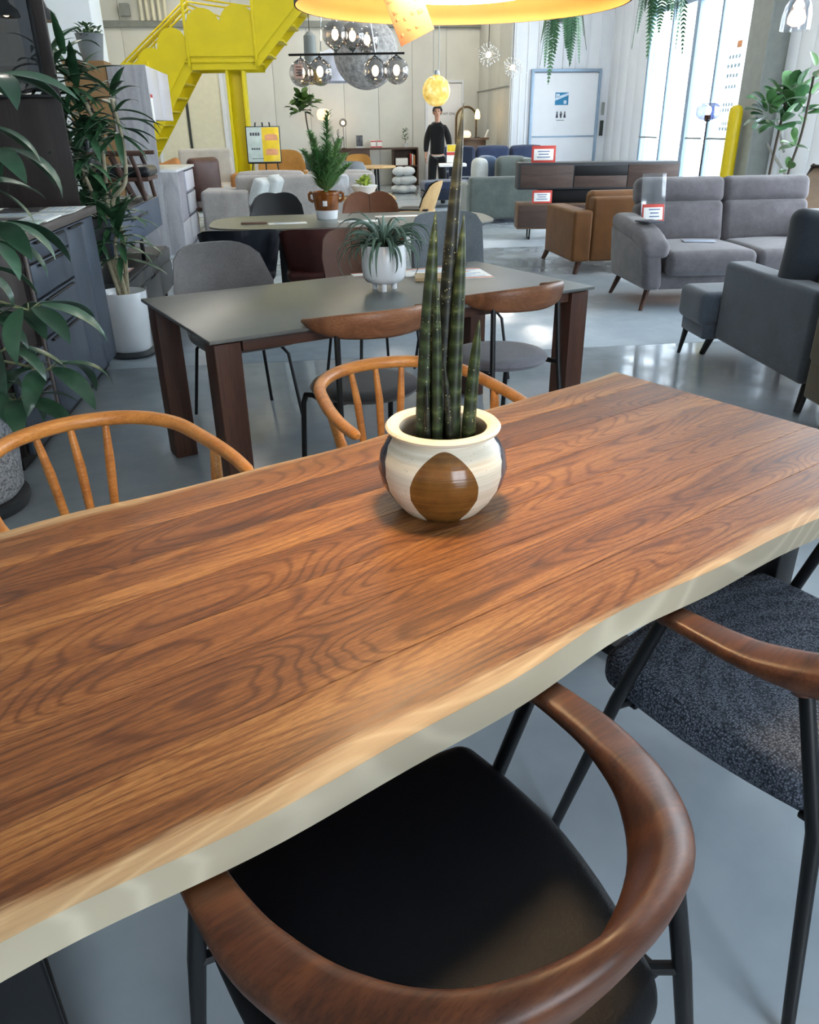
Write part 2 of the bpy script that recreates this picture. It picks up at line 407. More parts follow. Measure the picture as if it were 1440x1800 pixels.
# faint lettering on the glass is too washed out to read: pale strokes only
PALE = plain('pale_vinyl', 'b9d3e2', .6)
st = MB()
for k, (z, w) in enumerate(((2.35, .42), (2.22, .46), (2.08, .40), (1.92, .38), (1.66, .36), (1.58, .34), (1.38, .26), (1.30, .4))):
    for q in range(4): st.rbox((AR - .006, 13.72 - w / 2 + w * (q + .5) / 4, z), (.003, w / 4 * .7, .055), .001, n=1, m=1)
st.build('vinyl_lettering', PALE, wn)
MB().rbox((AR - .006, 13.62, 2.52), (.003, .16, .10), .001, n=1, m=1).build('vinyl_logo', plain('orange_vinyl', 'e8a070', .6), wn)
# electrical boxes and braces on the right wall
brace = MB().tube([(6.98, 12.1, 1.1), (6.98, 11.2, .55)], .02, 8).tube([(6.98, 11.9, 1.9), (6.98, 11.92, 1.4), (6.98, 11.6, 1.0)], .018, 8).build('wall_brace', STEEL); brace.rotation_euler = (0, 0, RA)
tag(brace, 'grey steel brace bars on the panel wall behind the fiddle leaf tree', 'brace')

# doors
d1 = MB().rbox((3.87, BB - .045, 1.2), (.9, .05, 2.4), .008, m=1).build('door_1', plain('bright_door', 'ffffff', .4, 0, .01)); room(d1)
fr = MB()
for a in (3.39, 4.35): fr.rbox((a, BB - .05, 1.22), (.06, .08, 2.44), .006, m=1)
fr.rbox((3.87, BB - .05, 2.45), (1.02, .08, .06), .006, m=1).build('door_frame', WALLW, d1)
text('lettering', 'STAFF ONLY', .085, INK, d1, Mloc(3.98, BB - .075, 1.70, 0, R(90)))
d2 = MB().rbox((6.06, BP - .05, 1.22), (1.5, .05, 2.44), .008, m=1).build('door_2', WALLW); room(d2)
fr = MB().rbox((5.28, BP - .06, 1.24), (.06, .08, 2.48), .006, m=1).rbox((6.84, BP - .06, 1.24), (.06, .08, 2.48), .006, m=1).rbox((6.06, BP - .06, 2.49), (1.62, .08, .06), .006, m=1).build('door_frame', ALU, d2)
MB().rbox((6.06, BP - .082, 1.16), (1.48, .012, .03), .003, m=1).build('door_rail', ALU, d2)
sg = MB().rbox((5.98, BP - .08, 1.93), (.31, .006, .25), .002, m=1).build('notice', plain('teal_print', '1f7fae', .5), d2, label='blue and white printed notice')
MB().prism([(-.155, .02), (.155, .12), (.155, .07), (-.155, -.04)], -.002, .002, M=Mloc(5.98, BP - .086, 1.93, 0, R(90))).build('notice_stripe', plain('pale_print', 'cfe4f4', .5), sg)
MB().rbox((5.88, BP - .086, 1.99), (.09, .004, .08), .001, n=1, m=1).rbox((6.06, BP - .086, 1.86), (.07, .004, .07), .001, n=1, m=1).build('notice_picture', plain('pale_print', 'cfe4f4', .5), sg)
pic = MB()
for k in range(3):
    a = 5.89 + k * .09; pic.ball((a, BP - .085, 1.655), .017, 8, 6)
    pic.prism([(-.03, -.05), (.03, -.05), (.012, .04), (-.012, .04)] if k != 1 else [(-.016, -.055), (.016, -.055), (.03, .04), (-.03, .04)], -.002, .002, M=Mloc(a, BP - .085, 1.595, 0, R(90)))
for k in range(6): pic.rbox((5.9 + k * .03, BP - .084, 1.495), (.02, .003, .014), .001, n=1, m=1)
pic.build('toilet_pictogram', INK, d2)
sw = MB().rbox((6.98, BP - .05, 1.72), (.07, .02, .26), .004, m=1).build('switch_plate', STEEL, wp)
MB().rbox((6.98, BP - .05, 1.32), (.08, .03, .32), .004, m=1).build('intercom', DARKFR, wp)
d3 = MB().rbox((-3.15, BB - .05, 1.5), (.72, .06, 3.0), .006, m=1).rbox((-2.3, BB - .05, 1.5), (.86, .05, 3.0), .006, m=1).build('door_3', CREAM); room(d3)
MB().rbox((-2.76, BB - .07, 1.5), (.06, .08, 3.0), .006, m=1).build('door_frame', DARKFR, d3)
MB().rbox((-1.84, BB - .07, 1.5), (.10, .1, 3.0), .006, m=1).rbox((-3.55, BB - .07, 1.5), (.08, .1, 3.0), .006, m=1).build('door_frame', WALLW, d3)
pp = thing('wall_pipes', 'bundle of cream pipes running up the back wall behind the stairs', 'pipes', (*WXY(0, 0), 0), RA)
for k in range(5): MB().tube([(-3.55 + k * .14, BB - .14, 3.78), (-3.55 + k * .14, BB - .14, 4.98)], .04, 10).build('pipe', CREAM, pp)
MB().rbox((-3.93, BB - .12, 4.0), (.22, .18, .26), .01, m=1).build('junction_box', STEEL, pp)

# unseen ceiling strip lights, added to brighten the back half of the room
LEDM = emit('added_led_white', 'fff6ea', 27.0)
clp = None
for i in range(3):
    for j in range(4):
        loc = (*WXY(-2.6 + 3.6 * i, 10.4 + 3.4 * j), CEIL)
        side = ('left', 'middle', 'right')[i]
        lab = 'added ceiling strip light out of view, %s of the %s row' % (('first', 'second', 'third', 'fourth', 'fifth', 'sixth')[j], side)
        if clp is None:
            clp = thing('added_ceiling_light', lab, 'lamp', loc, RA, 'added ceiling strip lights')
            MB().rbox((0, 0, -.035), (.16, 1.5, .05), .006, n=1).build('housing', STEEL, clp); MB().rbox((0, 0, -.064), (.12, 1.44, .012), .004, n=1).build('tube', LEDM, clp)
        else: copy_tree(clp, None, lab, loc)
# outside: pavement, neighbour's building, hedge
PAVE = plain('pale_paving', 'c9c9c5', .8, 0, .05, 2)
g = MB().rbox((40, 8, -.2), (65.4, 90, .2), .002, m=1).rbox((1, -35, -.2), (60, 59.6, .2), .002, m=1).build('ground_outside', PAVE); room(g)
bd = thing('neighbour_building', 'white building with small windows seen through the entrance glass', 'building', (0, 0, 0), RA)
FAC = plain('white_render', 'eef0f0', .8, 0, .02, 1)
MB().rbox((25, 22, 6), (6, 44, 12), .01, m=1).build('facade', FAC, bd)
WNB = plain('blue_window', '5f8fae', .2, 0, .03)
for b, z in ((25.4, 4.1), (24.2, 2.8), (31, 3.4), (34, 6.4), (29, 5.9), (21, 4.4)):
    w = MB().rbox((21.97, b, z), (.08, .7, .75), .01, m=1).build('window', WNB, bd)
    MB().rbox((21.95, b, z + .42), (.14, .95, .05), .005, m=1).build('lintel', STEEL, w)
hd = MB()
for i in range(16): hd.ball((20.5 + rnd.uniform(-.3, .3), 30 + i * .42, 1.55 + rnd.uniform(-.12, .12)), .36, 10, 7)
hd = hd.build('hedge', leafmat('hedge_green', '5f8a5a', '89b07f', .8)); hd.rotation_euler = (0, 0, RA); tag(hd, 'low clipped green hedge outside beyond the entrance glass', 'hedge')
wlo = MB().rbox((19.5, 33, .6), (.3, 12, 1.2), .02, m=1).build('garden_wall', FAC); wlo.rotation_euler = (0, 0, RA); tag(wlo, 'low white garden wall outside in front of the hedge', 'wall')
# portals so daylight through the openings is sampled well
x, y = WXY(AR + .12, 6.5); portal('daylight_side', (x, y, 2.25), (R(90), 0, R(90) + RA), 7.6, 3.9)
x, y = WXY(AR + .12, 14.95); portal('daylight_entrance', (x, y, 2.1), (R(90), 0, R(90) + RA), 4.5, 4.1)
x, y = WXY(2.5, BR - .12); portal('daylight_rear', (x, y, 2.0), (R(90), 0, RA), 2.9, 4.0)

# ================================================================== walnut table in front
def walnut_slab():
    t = NT('walnut_slab'); tc = t.n('ShaderNodeTexCoord'); oi = t.n('ShaderNodeObjectInfo'); rn = oi.outputs['Random']
    off = t.n('ShaderNodeVectorMath', {0: tc.outputs['Object'], 1: t.math('MULTIPLY', rn, 41.0)}, operation='ADD').outputs[0]
    def mp(s): return t.n('ShaderNodeMapping', {'Vector': off, 'Scale': s}).outputs[0]
    warp = t.n('ShaderNodeTexNoise', {'Vector': mp((1.6, 7, 1)), 'Scale': 1.0, 'Detail': 3.0, 'Roughness': .55})
    big = t.n('ShaderNodeTexNoise', {'Vector': mp((1.5, 6.5, 1)), 'Scale': 1.0, 'Detail': 1.0, 'Roughness': .35, 'Distortion': .5})
    ph = t.math('ADD', t.math('MULTIPLY', big.outputs[0], 150.0), t.math('MULTIPLY', warp.outputs[0], 7.0))
    ring = t.math('POWER', t.math('MULTIPLY_ADD', t.math('SINE', ph), .5, .5), 4.5)
    fib = t.n('ShaderNodeTexNoise', {'Vector': mp((9, 210, 1)), 'Scale': 1.0, 'Detail': 4.0, 'Roughness': .65})
    streak = t.n('ShaderNodeTexNoise', {'Vector': mp((.7, 18, 1)), 'Scale': 1.0, 'Detail': 3.0})
    pore = t.n('ShaderNodeTexNoise', {'Vector': mp((55, 700, 1)), 'Scale': 1.0, 'Detail': 1.0})
    tone = t.math('MULTIPLY', t.math('SUBTRACT', rn, .5), .26)
    f = t.math('ADD', t.math('ADD', t.math('MULTIPLY', ring, -.14), t.math('MULTIPLY', fib.outputs[0], .58)), t.math('ADD', t.math('MULTIPLY', streak.outputs[0], .58), tone))
    col = t.ramp(f, [(.22, lin('331b0f')), (.44, lin('633a1d')), (.62, lin('8a592f')), (.82, lin('b3814b'))])
    col = t.mix(.6, col, t.mix(1.0, col, t.ramp(pore.outputs[0], [(.36, (.45, .42, .40, 1)), (.48, (1, 1, 1, 1))]), 'MULTIPLY'))
    # pale sapwood along the two live edges
    y = t.n('ShaderNodeSeparateXYZ', {0: tc.outputs['Object']}).outputs[1]
    wob = t.n('ShaderNodeTexNoise', {'Vector': t.n('ShaderNodeMapping', {'Vector': tc.outputs['Object'], 'Scale': (3, 0, 0)}).outputs[0], 'Scale': 1.0, 'Detail': 3.0})
    sf = t.math('ADD', t.math('ADD', t.math('ABSOLUTE', y), t.math('MULTIPLY', wob.outputs[0], .07)), t.math('MULTIPLY', fib.outputs[0], .02))
    sapm = t.ramp(sf, [(.448, (0, 0, 0, 1)), (.466, (1, 1, 1, 1))])
    sap = t.ramp(t.math('ADD', t.math('MULTIPLY', fib.outputs[0], .6), t.math('MULTIPLY', ring, .3)), [(.2, lin('b0926c')), (.7, lin('cdb28a'))])
    zc = t.n('ShaderNodeSeparateXYZ', {0: tc.outputs['Object']}).outputs[2]
    bark = t.math('MULTIPLY', t.math('LESS_THAN', zc, .7165), t.math('GREATER_THAN', t.math('ABSOLUTE', y), .39))
    daylit_grey = t.ramp(t.math('ADD', t.math('MULTIPLY', warp.outputs[0], .5), t.math('MULTIPLY', ring, .3)), [(.2, lin('b3a78e')), (.7, lin('d2c6ac'))])   # outer face of the sapwood, cool daylight put into its grey
    t.link(t.mix(bark, t.mix(sapm, col, sap), daylit_grey), t.b.inputs['Base Color']); setp(t.b, .30, 0, .45)
    t.link(t.ramp(fib.outputs[0], [(.3, (.40, .40, .40, 1)), (.7, (.52, .52, .52, 1))]), t.b.inputs['Roughness'])
    t.bump(t.math('ADD', pore.outputs[0], t.math('MULTIPLY', fib.outputs[0], .5)), .10, .0008)
    return t.m
SLAB = walnut_slab()
TZ = .72
t1 = thing('dining_table', 'long walnut table with pale live edges standing in front', 'table', T1(.765, 1.03), A1)
def wav(x, sd): return .010 * math.sin(3.1 * x + sd) + .007 * math.sin(7.3 * x + 1.7 * sd) + .004 * math.sin(15 * x + sd)
HL = 1.055; seams = [-.435, -.30, -.165, -.055, .065, .175, .30, .43]
for k in range(7):
    y0, y1 = seams[k], seams[k + 1]; rings = []; N = 60 if k in (0, 6) else 2
    for i in range(N + 1):
        x = -HL + 2 * HL * i / N
        a, b = y0 + .0003, y1 - .0003; zt, zb = TZ, TZ - .042; c = .0010
        la = ra = 0
        if k == 0:
            w = wav(x, .6); bul = .003 + .003 * math.sin(5 * x + 2); zb = TZ - .050
            ring = [(x, a + w - bul - .004, zb + .004), (x, a + w + .02, zb), (x, b - c, zb), (x, b, zb + c), (x, b, zt - c), (x, b - c, zt), (x, a + w + .006, zt), (x, a + w, zt - .003), (x, a + w - bul * .5, zt - .022)]
        elif k == 6:
            w = wav(x, 3.3); bul = .012
            ring = [(x, a, zb + c), (x, a + c, zb), (x, b + w - .02, zb), (x, b + w + bul, zb + .006), (x, b + w + bul * .5, zt - .02), (x, b + w, zt - .003), (x, b + w - .006, zt), (x, a + c, zt), (x, a, zt - c)]
        else:
            ring = [(x, a, zb + c), (x, a + c, zb), (x, b - c, zb), (x, b, zb + c), (x, b, zt - c), (x, b - c, zt), (x, a + c, zt), (x, a, zt - c)]
        rings.append(ring)
    m_ = MB().loft(rings); m_.build('board', SLAB, t1, smooth=30)
for sx in (-.82, .805):
    for sy in (-.27, .27):
        MB().rbox((sx, sy, .336), (.08, .075, .672), .004).build('leg', BLACK, t1)
    MB().rbox((sx, 0, .664), (.14, .66, .012), .003).build('mounting_plate', BLACK, t1)
    MB().rbox((sx, 0, .02), (.08, .465, .04), .004).build('foot_bar', BLACK, t1)

# ------------------------------------------------------------------ armchairs on the near side
WALNUT = wood('walnut_rail', '2c160d', '55301c', '744629', 'x', 1.0, .38, rings=18, contrast=.6)
BLEATHER = leather('black_leather', '0b0c10', .48, 420, .22, .08)
BLEATHER.node_tree.nodes['Principled BSDF'].inputs['Specular IOR Level'].default_value = .22
def weave():
    t = NT('woven_charcoal'); v = t.coords((1, 1, 1))
    vo = t.n('ShaderNodeTexVoronoi', {'Vector': v, 'Scale': 230.0, 'Randomness': .7}); nz = t.n('ShaderNodeTexNoise', {'Vector': v, 'Scale': 300.0, 'Detail': 2.0})
    k = t.math('SUBTRACT', 1.0, t.math('MULTIPLY', vo.outputs[0], 1.3))
    f = t.math('ADD', t.math('MULTIPLY', k, .75), t.math('MULTIPLY', nz.outputs[0], .35))
    t.link(t.ramp(f, [(.2, lin('2a303a')), (.55, lin('555d6a')), (.92, lin('949cab'))]), t.b.inputs['Base Color']); setp(t.b, .85, 0, .3)
    t.bump(k, .6, .002); return t.m
WEAVE = weave()
def arm_chair(label, seatmat, loc, rz, half=.262, knob=True, seat=(.47, .47, .06), seat_label=None, back_h=.105):
    t = thing('armchair', label, 'chair', loc, rz)
    pts = [(half, .155, .655), (half + .001, .06, .657), (half - .010, -.03, .660), (half - .050, -.125, .664), (half - .13, -.198, .668), (0, -.228, .668)] if not knob else [(half, .155, .655), (half + .004, .06, .657), (half + .002, -.05, .662), (half - .03, -.16, .674), (half - .10, -.245, .69), (0, -.285, .70)]
    wh = [(.046, .022, 0), (.052, .024, 0), (.060, .030, -.15), (.066, .045, -.45), (.062, .075, -.85), (.040, back_h, -.12)]
    pts = pts + [(-x, y, z) for x, y, z in reversed(pts[:-1])]
    wh2 = [(.046, .022, 0), (.054, .024, 0), (.064, .030, 0), (.064, .060, 0), (.048, .11, 0), (.034, back_h, 0)]
    lean = [0, 0, .10, .25, .32, .30]
    full = []
    for i in range(11):
        j = i if i <= 5 else 10 - i
        full.append((wh2[j][0], wh2[j][1], lean[j]))
    sp = smooth_path(pts, 6); sw = []
    for i in range(len(sp)):
        f = i / 6; a = int(min(f, 9)); g = f - a; sw.append(tuple(p + (q - p) * g for p, q in zip(full[a], full[a + 1])))
    MB().sweep(sp, sw, 20, 3.4).build('arm_rail', WALNUT, t, 50)
    s = MB()
    def sh(o, h):
        x, y, z = o; fx = 1 - (.10 if knob else .20) * max(0, (-y / h[1] + .2)) ** 1.5; fx *= 1 - .05 * (abs(y) / h[1]) ** 3
        y2 = y * (1 - .10 * (abs(x) / h[0]) ** 2.5)
        dz = -.016 * (1 - (x / h[0]) ** 2) * (1 - (y / h[1]) ** 2) if z > 0 else 0
        dz += .012 * (y / h[1]) if True else 0
        return (x * fx, y2, z + dz)
    s.rbox((0, .02, .435), seat, .029, n=5, m=10, shape=sh).build('seat', seatmat, t, 60, label=seat_label)
    for sg in (-1, 1):
        MB().tube([(sg * (half - .002), .118, .65), (sg * (half + .004), .19, .42), (sg * (half + .012), .30, .004)], [.0115, .0125, .0105], 12).build('leg', BLACK, t)
        MB().tube([(sg * (half - .012 if knob else half - .05), -.115 if knob else -.155, .66), (sg * (half + .004 if knob else half - .02), -.19 if knob else -.19, .42), (sg * (half + .02), -.245, .004)], [.0115, .0125, .0105], 12).build('leg', BLACK, t)
        MB().tube([(sg * (half - .002), .122, .638), (sg * (half - .001), .119, .650), (sg * half, .116, .662)], [.0165, .021, .026], 14).build('socket', WALNUT, t)
        if knob: MB().tube([(sg * (half - .011), -.117, .636), (sg * (half - .01), -.114, .650), (sg * (half - .012), -.112, .664)], [.0165, .022, .028], 14).build('socket', WALNUT, t)
        MB().tube([(sg * (half - .065), -.15, .402), (sg * (half + (.003 if knob else -.02)), -.19, .41)], .009, 8).build('side_stay', BLACK, t)
        MB().tube([(sg * (half - .045), .185, .402), (sg * (half + .003), .19, .41)], .009, 8).build('side_stay', BLACK, t)
        MB().lathe([(.010, 0), (.012, .001), (.012, .006), (.010, .008)], 12, (sg * (half + .012), .30, 0)).build('foot_cap', BLACK, t)
        MB().lathe([(.010, 0), (.012, .001), (.012, .006), (.010, .008)], 12, (sg * (half + .02), -.245, 0)).build('foot_cap', BLACK, t)
    MB().rbox((0, .185, .398), (2 * half - .06, .03, .012), .004).build('seat_rail', BLACK, t)
    MB().rbox((0, -.16, .398), (2 * half - .07, .03, .012), .004).build('seat_rail', BLACK, t)
    return t
arm_chair('walnut-railed armchair with black leather seat, tucked under the walnut table', BLEATHER, T1(.407, .50), A1, .256, False, (.50, .50, .062), 'black leather seat', .16)
arm_chair('walnut-armed chair with woven charcoal seat at the walnut table', WEAVE, T1(1.258, .505), A1, .285, True, (.55, .52, .075), 'woven charcoal seat', .10)

# ------------------------------------------------------------------ oak hoop chairs on the far side
OAK = wood('honey_oak', '8a5424', 'b67a3c', 'd09a58', 'x', 1.2, .36, rings=14, contrast=.5)
CORD = fabric('paper_cord', 'c9b48c', 160, .1, .5)
def hoop_chair(label, loc, rz):
    t = thing('hoop_chair', label, 'chair', loc, rz, 'oak hoop chairs')
    half = .262
    pts = [(half - .006, .275, .684), (half + .002, .16, .687), (half - .008, .02, .693), (half - .038, -.12, .702), (half - .125, -.212, .709), (0, -.245, .712)]
    pts = pts + [(-x, y, z) for x, y, z in reversed(pts[:-1])]; sp = smooth_path(pts, 7); n = len(sp) - 1
    wh = [(.030 - .012 * max(0, 1 - i / 2) ** 2 * 0 + .008 * math.sin(math.pi * i / n), .027 + .010 * math.sin(math.pi * i / n), 0) for i in range(n + 1)]
    wh[0] = (.014, .014, 0); wh[-1] = (.014, .014, 0); wh[1] = (.026, .024, 0); wh[-2] = (.026, .024, 0)
    MB().sweep(sp, wh, 14, 2.2).build('hoop', OAK, t, 60)
    for k in range(3):
        xt = -.087 + .087 * k; yt = -.244 + 1.25 * xt * xt
        MB().tube([(xt, yt, .705), (xt * .86, -.215, .60), (xt * .70, -.205, .445)], [.0085, .0125, .011], 12).build('spindle', OAK, t)
    MB().rbox((0, .005, .435), (.46, .44, .035), .016, n=3, m=6, shape=lambda o, h: (o[0] * (1 + .08 * o[1] / h[1]), o[1], o[2] - (.012 * (1 - (o[0] / h[0]) ** 2) if o[2] > 0 else 0))).build('seat', CORD, t)
    for sg in (-1, 1):
        MB().tube([(sg * (half - .004), .07, .684), (sg * (half - .028), .115, .56), (sg * .225, .155, .43), (sg * .235, .19, 0)], [.012, .017, .019, .013], 12).build('leg', OAK, t)
        MB().tube([(sg * .19, -.19, .445), (sg * .197, -.205, .30), (sg * .215, -.25, 0)], [.019, .018, .013], 12).build('leg', OAK, t)
        MB().tube([(sg * .232, .175, .22), (sg * .206, -.222, .24)], .010, 10).build('stretcher', OAK, t)
    MB().tube([(-.228, .175, .27), (.228, .175, .27)], .010, 10).build('stretcher', OAK, t)
    MB().tube([(-.205, -.215, .29), (.205, -.215, .29)], .010, 10).build('stretcher', OAK, t)
    return t
hc = hoop_chair('oak hoop chair nearest the speckled planter, behind the walnut table', T1(.395, 1.79), A1 + R(180))
copy_tree(hc, None, 'oak hoop chair right behind the glazed plant pot', T1(1.275, 1.775), A1 + R(168))

# ------------------------------------------------------------------ glazed pot with the snake plant
PX = T1(.845, 1.062, TZ); PS = 1.165
def pot_mat():
    t = NT('striped_glaze'); tc = t.n('ShaderNodeTexCoord'); s = t.n('ShaderNodeSeparateXYZ', {0: tc.outputs['Object']})
    ang = t.math('ARCTAN2', s.outputs[1], s.outputs[0]); z = s.outputs[2]
    c = t.math('MULTIPLY', ang, 4 / (2 * math.pi)); fr = t.math('ABSOLUTE', t.math('SUBTRACT', t.math('FRACT', c), .5))   # 0 at the middle of a petal
    zz = t.math('DIVIDE', t.math('SUBTRACT', z, .056), .072); w = t.math('MULTIPLY', t.math('SQRT', t.math('MAXIMUM', t.math('SUBTRACT', 1.0, t.math('MULTIPLY', zz, zz)), 0.0)), .345)
    inside = t.math('LESS_THAN', fr, w)
    low = t.math('LESS_THAN', z, .058); inside = t.math('MAXIMUM', inside, t.math('MULTIPLY', low, t.math('LESS_THAN', fr, t.math('MULTIPLY_ADD', z, 1.6, .25))))
    idx = t.math('FLOOR', c); odd = t.math('GREATER_THAN', t.math('FRACT', t.math('MULTIPLY', idx, .5)), .25)
    nz = t.n('ShaderNodeTexNoise', {'Vector': tc.outputs['Object'], 'Scale': 30.0, 'Detail': 5.0})
    str_ = t.n('ShaderNodeTexNoise', {'Vector': t.n('ShaderNodeMapping', {'Vector': tc.outputs['Object'], 'Scale': (6, 6, 260)}).outputs[0], 'Scale': 1.0, 'Detail': 2.0})
    sp = t.n('ShaderNodeTexVoronoi', {'Vector': tc.outputs['Object'], 'Scale': 170.0})
    cream = t.ramp(str_.outputs[0], [(.3, lin('d3c9b0')), (.7, lin('e6dfcc'))])
    cream = t.mix(t.math('MULTIPLY', t.math('LESS_THAN', sp.outputs[0], .13), t.math('GREATER_THAN', nz.outputs[0], .56)), cream, lin('7d6a4c'))
    brown = t.ramp(t.math('ADD', t.math('MULTIPLY', nz.outputs[0], .6), t.math('MULTIPLY', str_.outputs[0], .4)), [(.3, lin('5c3d1c')), (.55, lin('7d5526')), (.75, lin('9a6f37'))])
    blue = t.ramp(nz.outputs[0], [(.3, lin('2e3038')), (.7, lin('565a66'))])
    pet = t.mix(odd, blue, brown)
    t.link(t.mix(inside, cream, pet), t.b.inputs['Base Color']); setp(t.b, .4, 0, .5)
    t.link(t.math('SUBTRACT', .42, t.math('MULTIPLY', inside, .27)), t.b.inputs['Roughness'])
    t.bump(t.math('ADD', str_.outputs[0], t.math('MULTIPLY', nz.outputs[0], .6)), .25, .002); return t.m
pot = thing('planter', 'round stoneware pot with cream, brown and blue glaze petals on the walnut table', 'plant pot', PX, 0)
prof = [(.001, 0), (.060, 0), (.066, .003), (.082, .022), (.099, .050), (.1045, .075), (.101, .098), (.090, .118), (.079, .128), (.078, .133), (.084, .1365), (.0905, .139), (.092, .143), (.089, .1465), (.076, .1465), (.070, .142), (.069, .13), (.080, .11), (.080, .098), (.001, .098)]
pb = MB().lathe(prof, 72).build('bowl', pot_mat(), pot, 40)
pb.rotation_euler = (0, 0, R(-46)); pot.scale = (PS, PS, PS)
MB().lathe([(.001, .097), (.076, .097), (.076, .104), (.05, .108), (.001, .110)], 32).build('soil', SOIL, pot)
def snake_mat():
    t = NT('snake_plant'); tc = t.n('ShaderNodeTexCoord'); oi = t.n('ShaderNodeObjectInfo')
    v = t.n('ShaderNodeVectorMath', {0: tc.outputs['Object'], 1: t.math('MULTIPLY', oi.outputs['Random'], 9.0)}, operation='ADD').outputs[0]
    z = t.n('ShaderNodeSeparateXYZ', {0: v}).outputs[2]; nz = t.n('ShaderNodeTexNoise', {'Vector': v, 'Scale': 60.0, 'Detail': 3.0}); n2 = t.n('ShaderNodeTexNoise', {'Vector': v, 'Scale': 8.0, 'Detail': 2.0})
    band = t.math('SINE', t.math('ADD', t.math('MULTIPLY', z, 210.0), t.math('ADD', t.math('MULTIPLY', nz.outputs[0], 4.0), t.math('MULTIPLY', n2.outputs[0], 9.0))))
    f = t.math('ADD', t.math('MULTIPLY_ADD', band, .22, .35), t.math('MULTIPLY', nz.outputs[0], .25))
    green = t.ramp(f, [(.3, lin('131712')), (.66, lin('272b21')), (.92, lin('6d6d54'))])
    lg = t.ramp(f, [(.3, lin('1f2b18')), (.66, lin('39482a')), (.92, lin('80885a'))])
    zo = t.n('ShaderNodeSeparateXYZ', {0: tc.outputs['Object']}).outputs[2]
    young = t.ramp(oi.outputs['Random'], [(.62, (0, 0, 0, 1)), (.7, (1, 1, 1, 1))])
    sp = t.n('ShaderNodeTexVoronoi', {'Vector': v, 'Scale': 130.0})
    c = t.mix(young, green, lg); c = t.mix(t.math('MULTIPLY', t.math('LESS_THAN', sp.outputs[0], .16), t.math('GREATER_THAN', n2.outputs[0], .5)), c, lin('9a9468'))
    t.link(c, t.b.inputs['Base Color']); setp(t.b, .45, 0, .4); return t.m
SNAKE = snake_mat()
sn = thing('snake_plant', 'tall cylindrical snake plant with banded green spikes in the glazed pot', 'plant', PX + Vector((0, 0, .116)))
for x, y, r, tx, ty, h in [(-.036, -.012, .0165, -.014, .0, .422), (-.004, .018, .0155, .012, .018, .578), (.018, .0, .0150, .033, .01, .415), (-.012, -.026, .0105, -.013, -.026, .318), (-.022, .004, .0115, -.018, .006, .310), (.012, -.030, .0075, .000, -.034, .175), (.046, -.012, .0135, .062, -.008, .245), (-.030, -.030, .0070, -.030, -.030, .135), (.004, .04, .011, .005, .045, .20)]:
    k = 14; P = []; RR = []
    if h > .5: tx = .030
    for i in range(k + 1):
        f = i / k; P.append((x + (tx - x) * f ** 1.6, y + (ty - y) * f, h * f)); RR.append(r * (1 - .35 * f) * (1 - f ** 7) + .0005)
    if h > .45: P = [(px, py, pz) for px, py, pz in P]
    MB().tube(P, RR, 12).build('spike', SNAKE, sn, 60)
TAGM = plain('kraft_tag', 'c98a55', .7)
tg = MB().rbox((0, 0, .014), (.016, .0012, .032), .0005, n=1, m=1).build('plant_tag', TAGM); tg.location = PX + Vector((-.062, -.024, .120)); tg.rotation_euler = (R(-12), 0, R(20)); tag(tg, 'small orange paper tag stuck in the soil of the glazed pot', 'tag')

# ------------------------------------------------------------------ big pendant above the walnut table
LX = Vector((.088, 1.365, 1.542))
pl = thing('pendant_lamp', 'wide dark drum pendant lamp with golden inside above the walnut table', 'lamp', LX)
NAVY = plain('dark_navy_shade', '26313c', .5); GOLD = plain('golden_lining', 'dba868', .5, 0, .04, 6)
MB().loft([[(r * math.cos(2 * math.pi * j / 96), r * math.sin(2 * math.pi * j / 96), z) for j in range(96)] for r, z in ((.2456, 0), (.2475, 0), (.2475, .161), (.03, .163), (.03, .1605), (.2456, .16))], cap=False, closed=True).build('shade', NAVY, pl)
inner = MB(); rg = [[(r * math.cos(2 * math.pi * j / 96), r * math.sin(2 * math.pi * j / 96), z) for j in range(96)] for r, z in ((.2453, .0003), (.2453, .158), (.03, .1585), (.03, .16), (.2454, .1595), (.2454, .0003))]
inner.loft(rg, cap=False, closed=True).build('lining', GOLD, pl, label='golden inside of the shade')
MB().lathe([(.001, 0), (.108, 0), (.112, .002), (.112, .006), (.001, .007)], 48, (0, 0, .014)).build('diffuser', emit('lamp_white', 'ffd8a4', 47.0), pl)
MB().lathe([(.001, .022), (.110, .022), (.112, .024), (.112, .066), (.001, .068)], 48).build('light_housing', emit('housing_glow', 'ffcf90', .9), pl)
MB().tube([(0, 0, .06), (0, 0, CEIL - LX.z)], .004, 8).build('cord', BLACK, pl)
MB().lathe([(.04, .155), (.04, .17), (.02, .19), (.006, .20)], 24).build('ceiling_cap', BLACK, pl)
pt = thing('price_tag', 'orange paper price tag hanging from the big drum pendant', 'price tag', LX + Vector((-.088, -.03, -.006)), R(6))
tm = Mloc(0, 0, 0, 0, R(8), R(-24))
KRAFT = plain('orange_card', '875c40', .8, 0, .02)
MB().rbox((.006, 0, -.0), (.054, .0008, .086), .0003, n=1, m=1, M=tm).build('card', KRAFT, pt)
ink = MB()
for r_ in range(4):
    for q in range(4):
        if rnd.random() < .8: ink.rbox((-.012 + q * .0115 + rnd.uniform(-.002, .002), -.0008, -.028 + r_ * .015 + rnd.uniform(-.003, .003)), (rnd.uniform(.003, .009), .0004, rnd.uniform(.002, .006)), .0001, n=1, m=1, M=tm)
ink.build('print', plain('brown_ink', '6a4630', .8), pt)
MB().tube([tm @ Vector((.006, 0, .042)), Vector((.0, .02, .075))], .0008, 5).build('string', PAPER, pt)

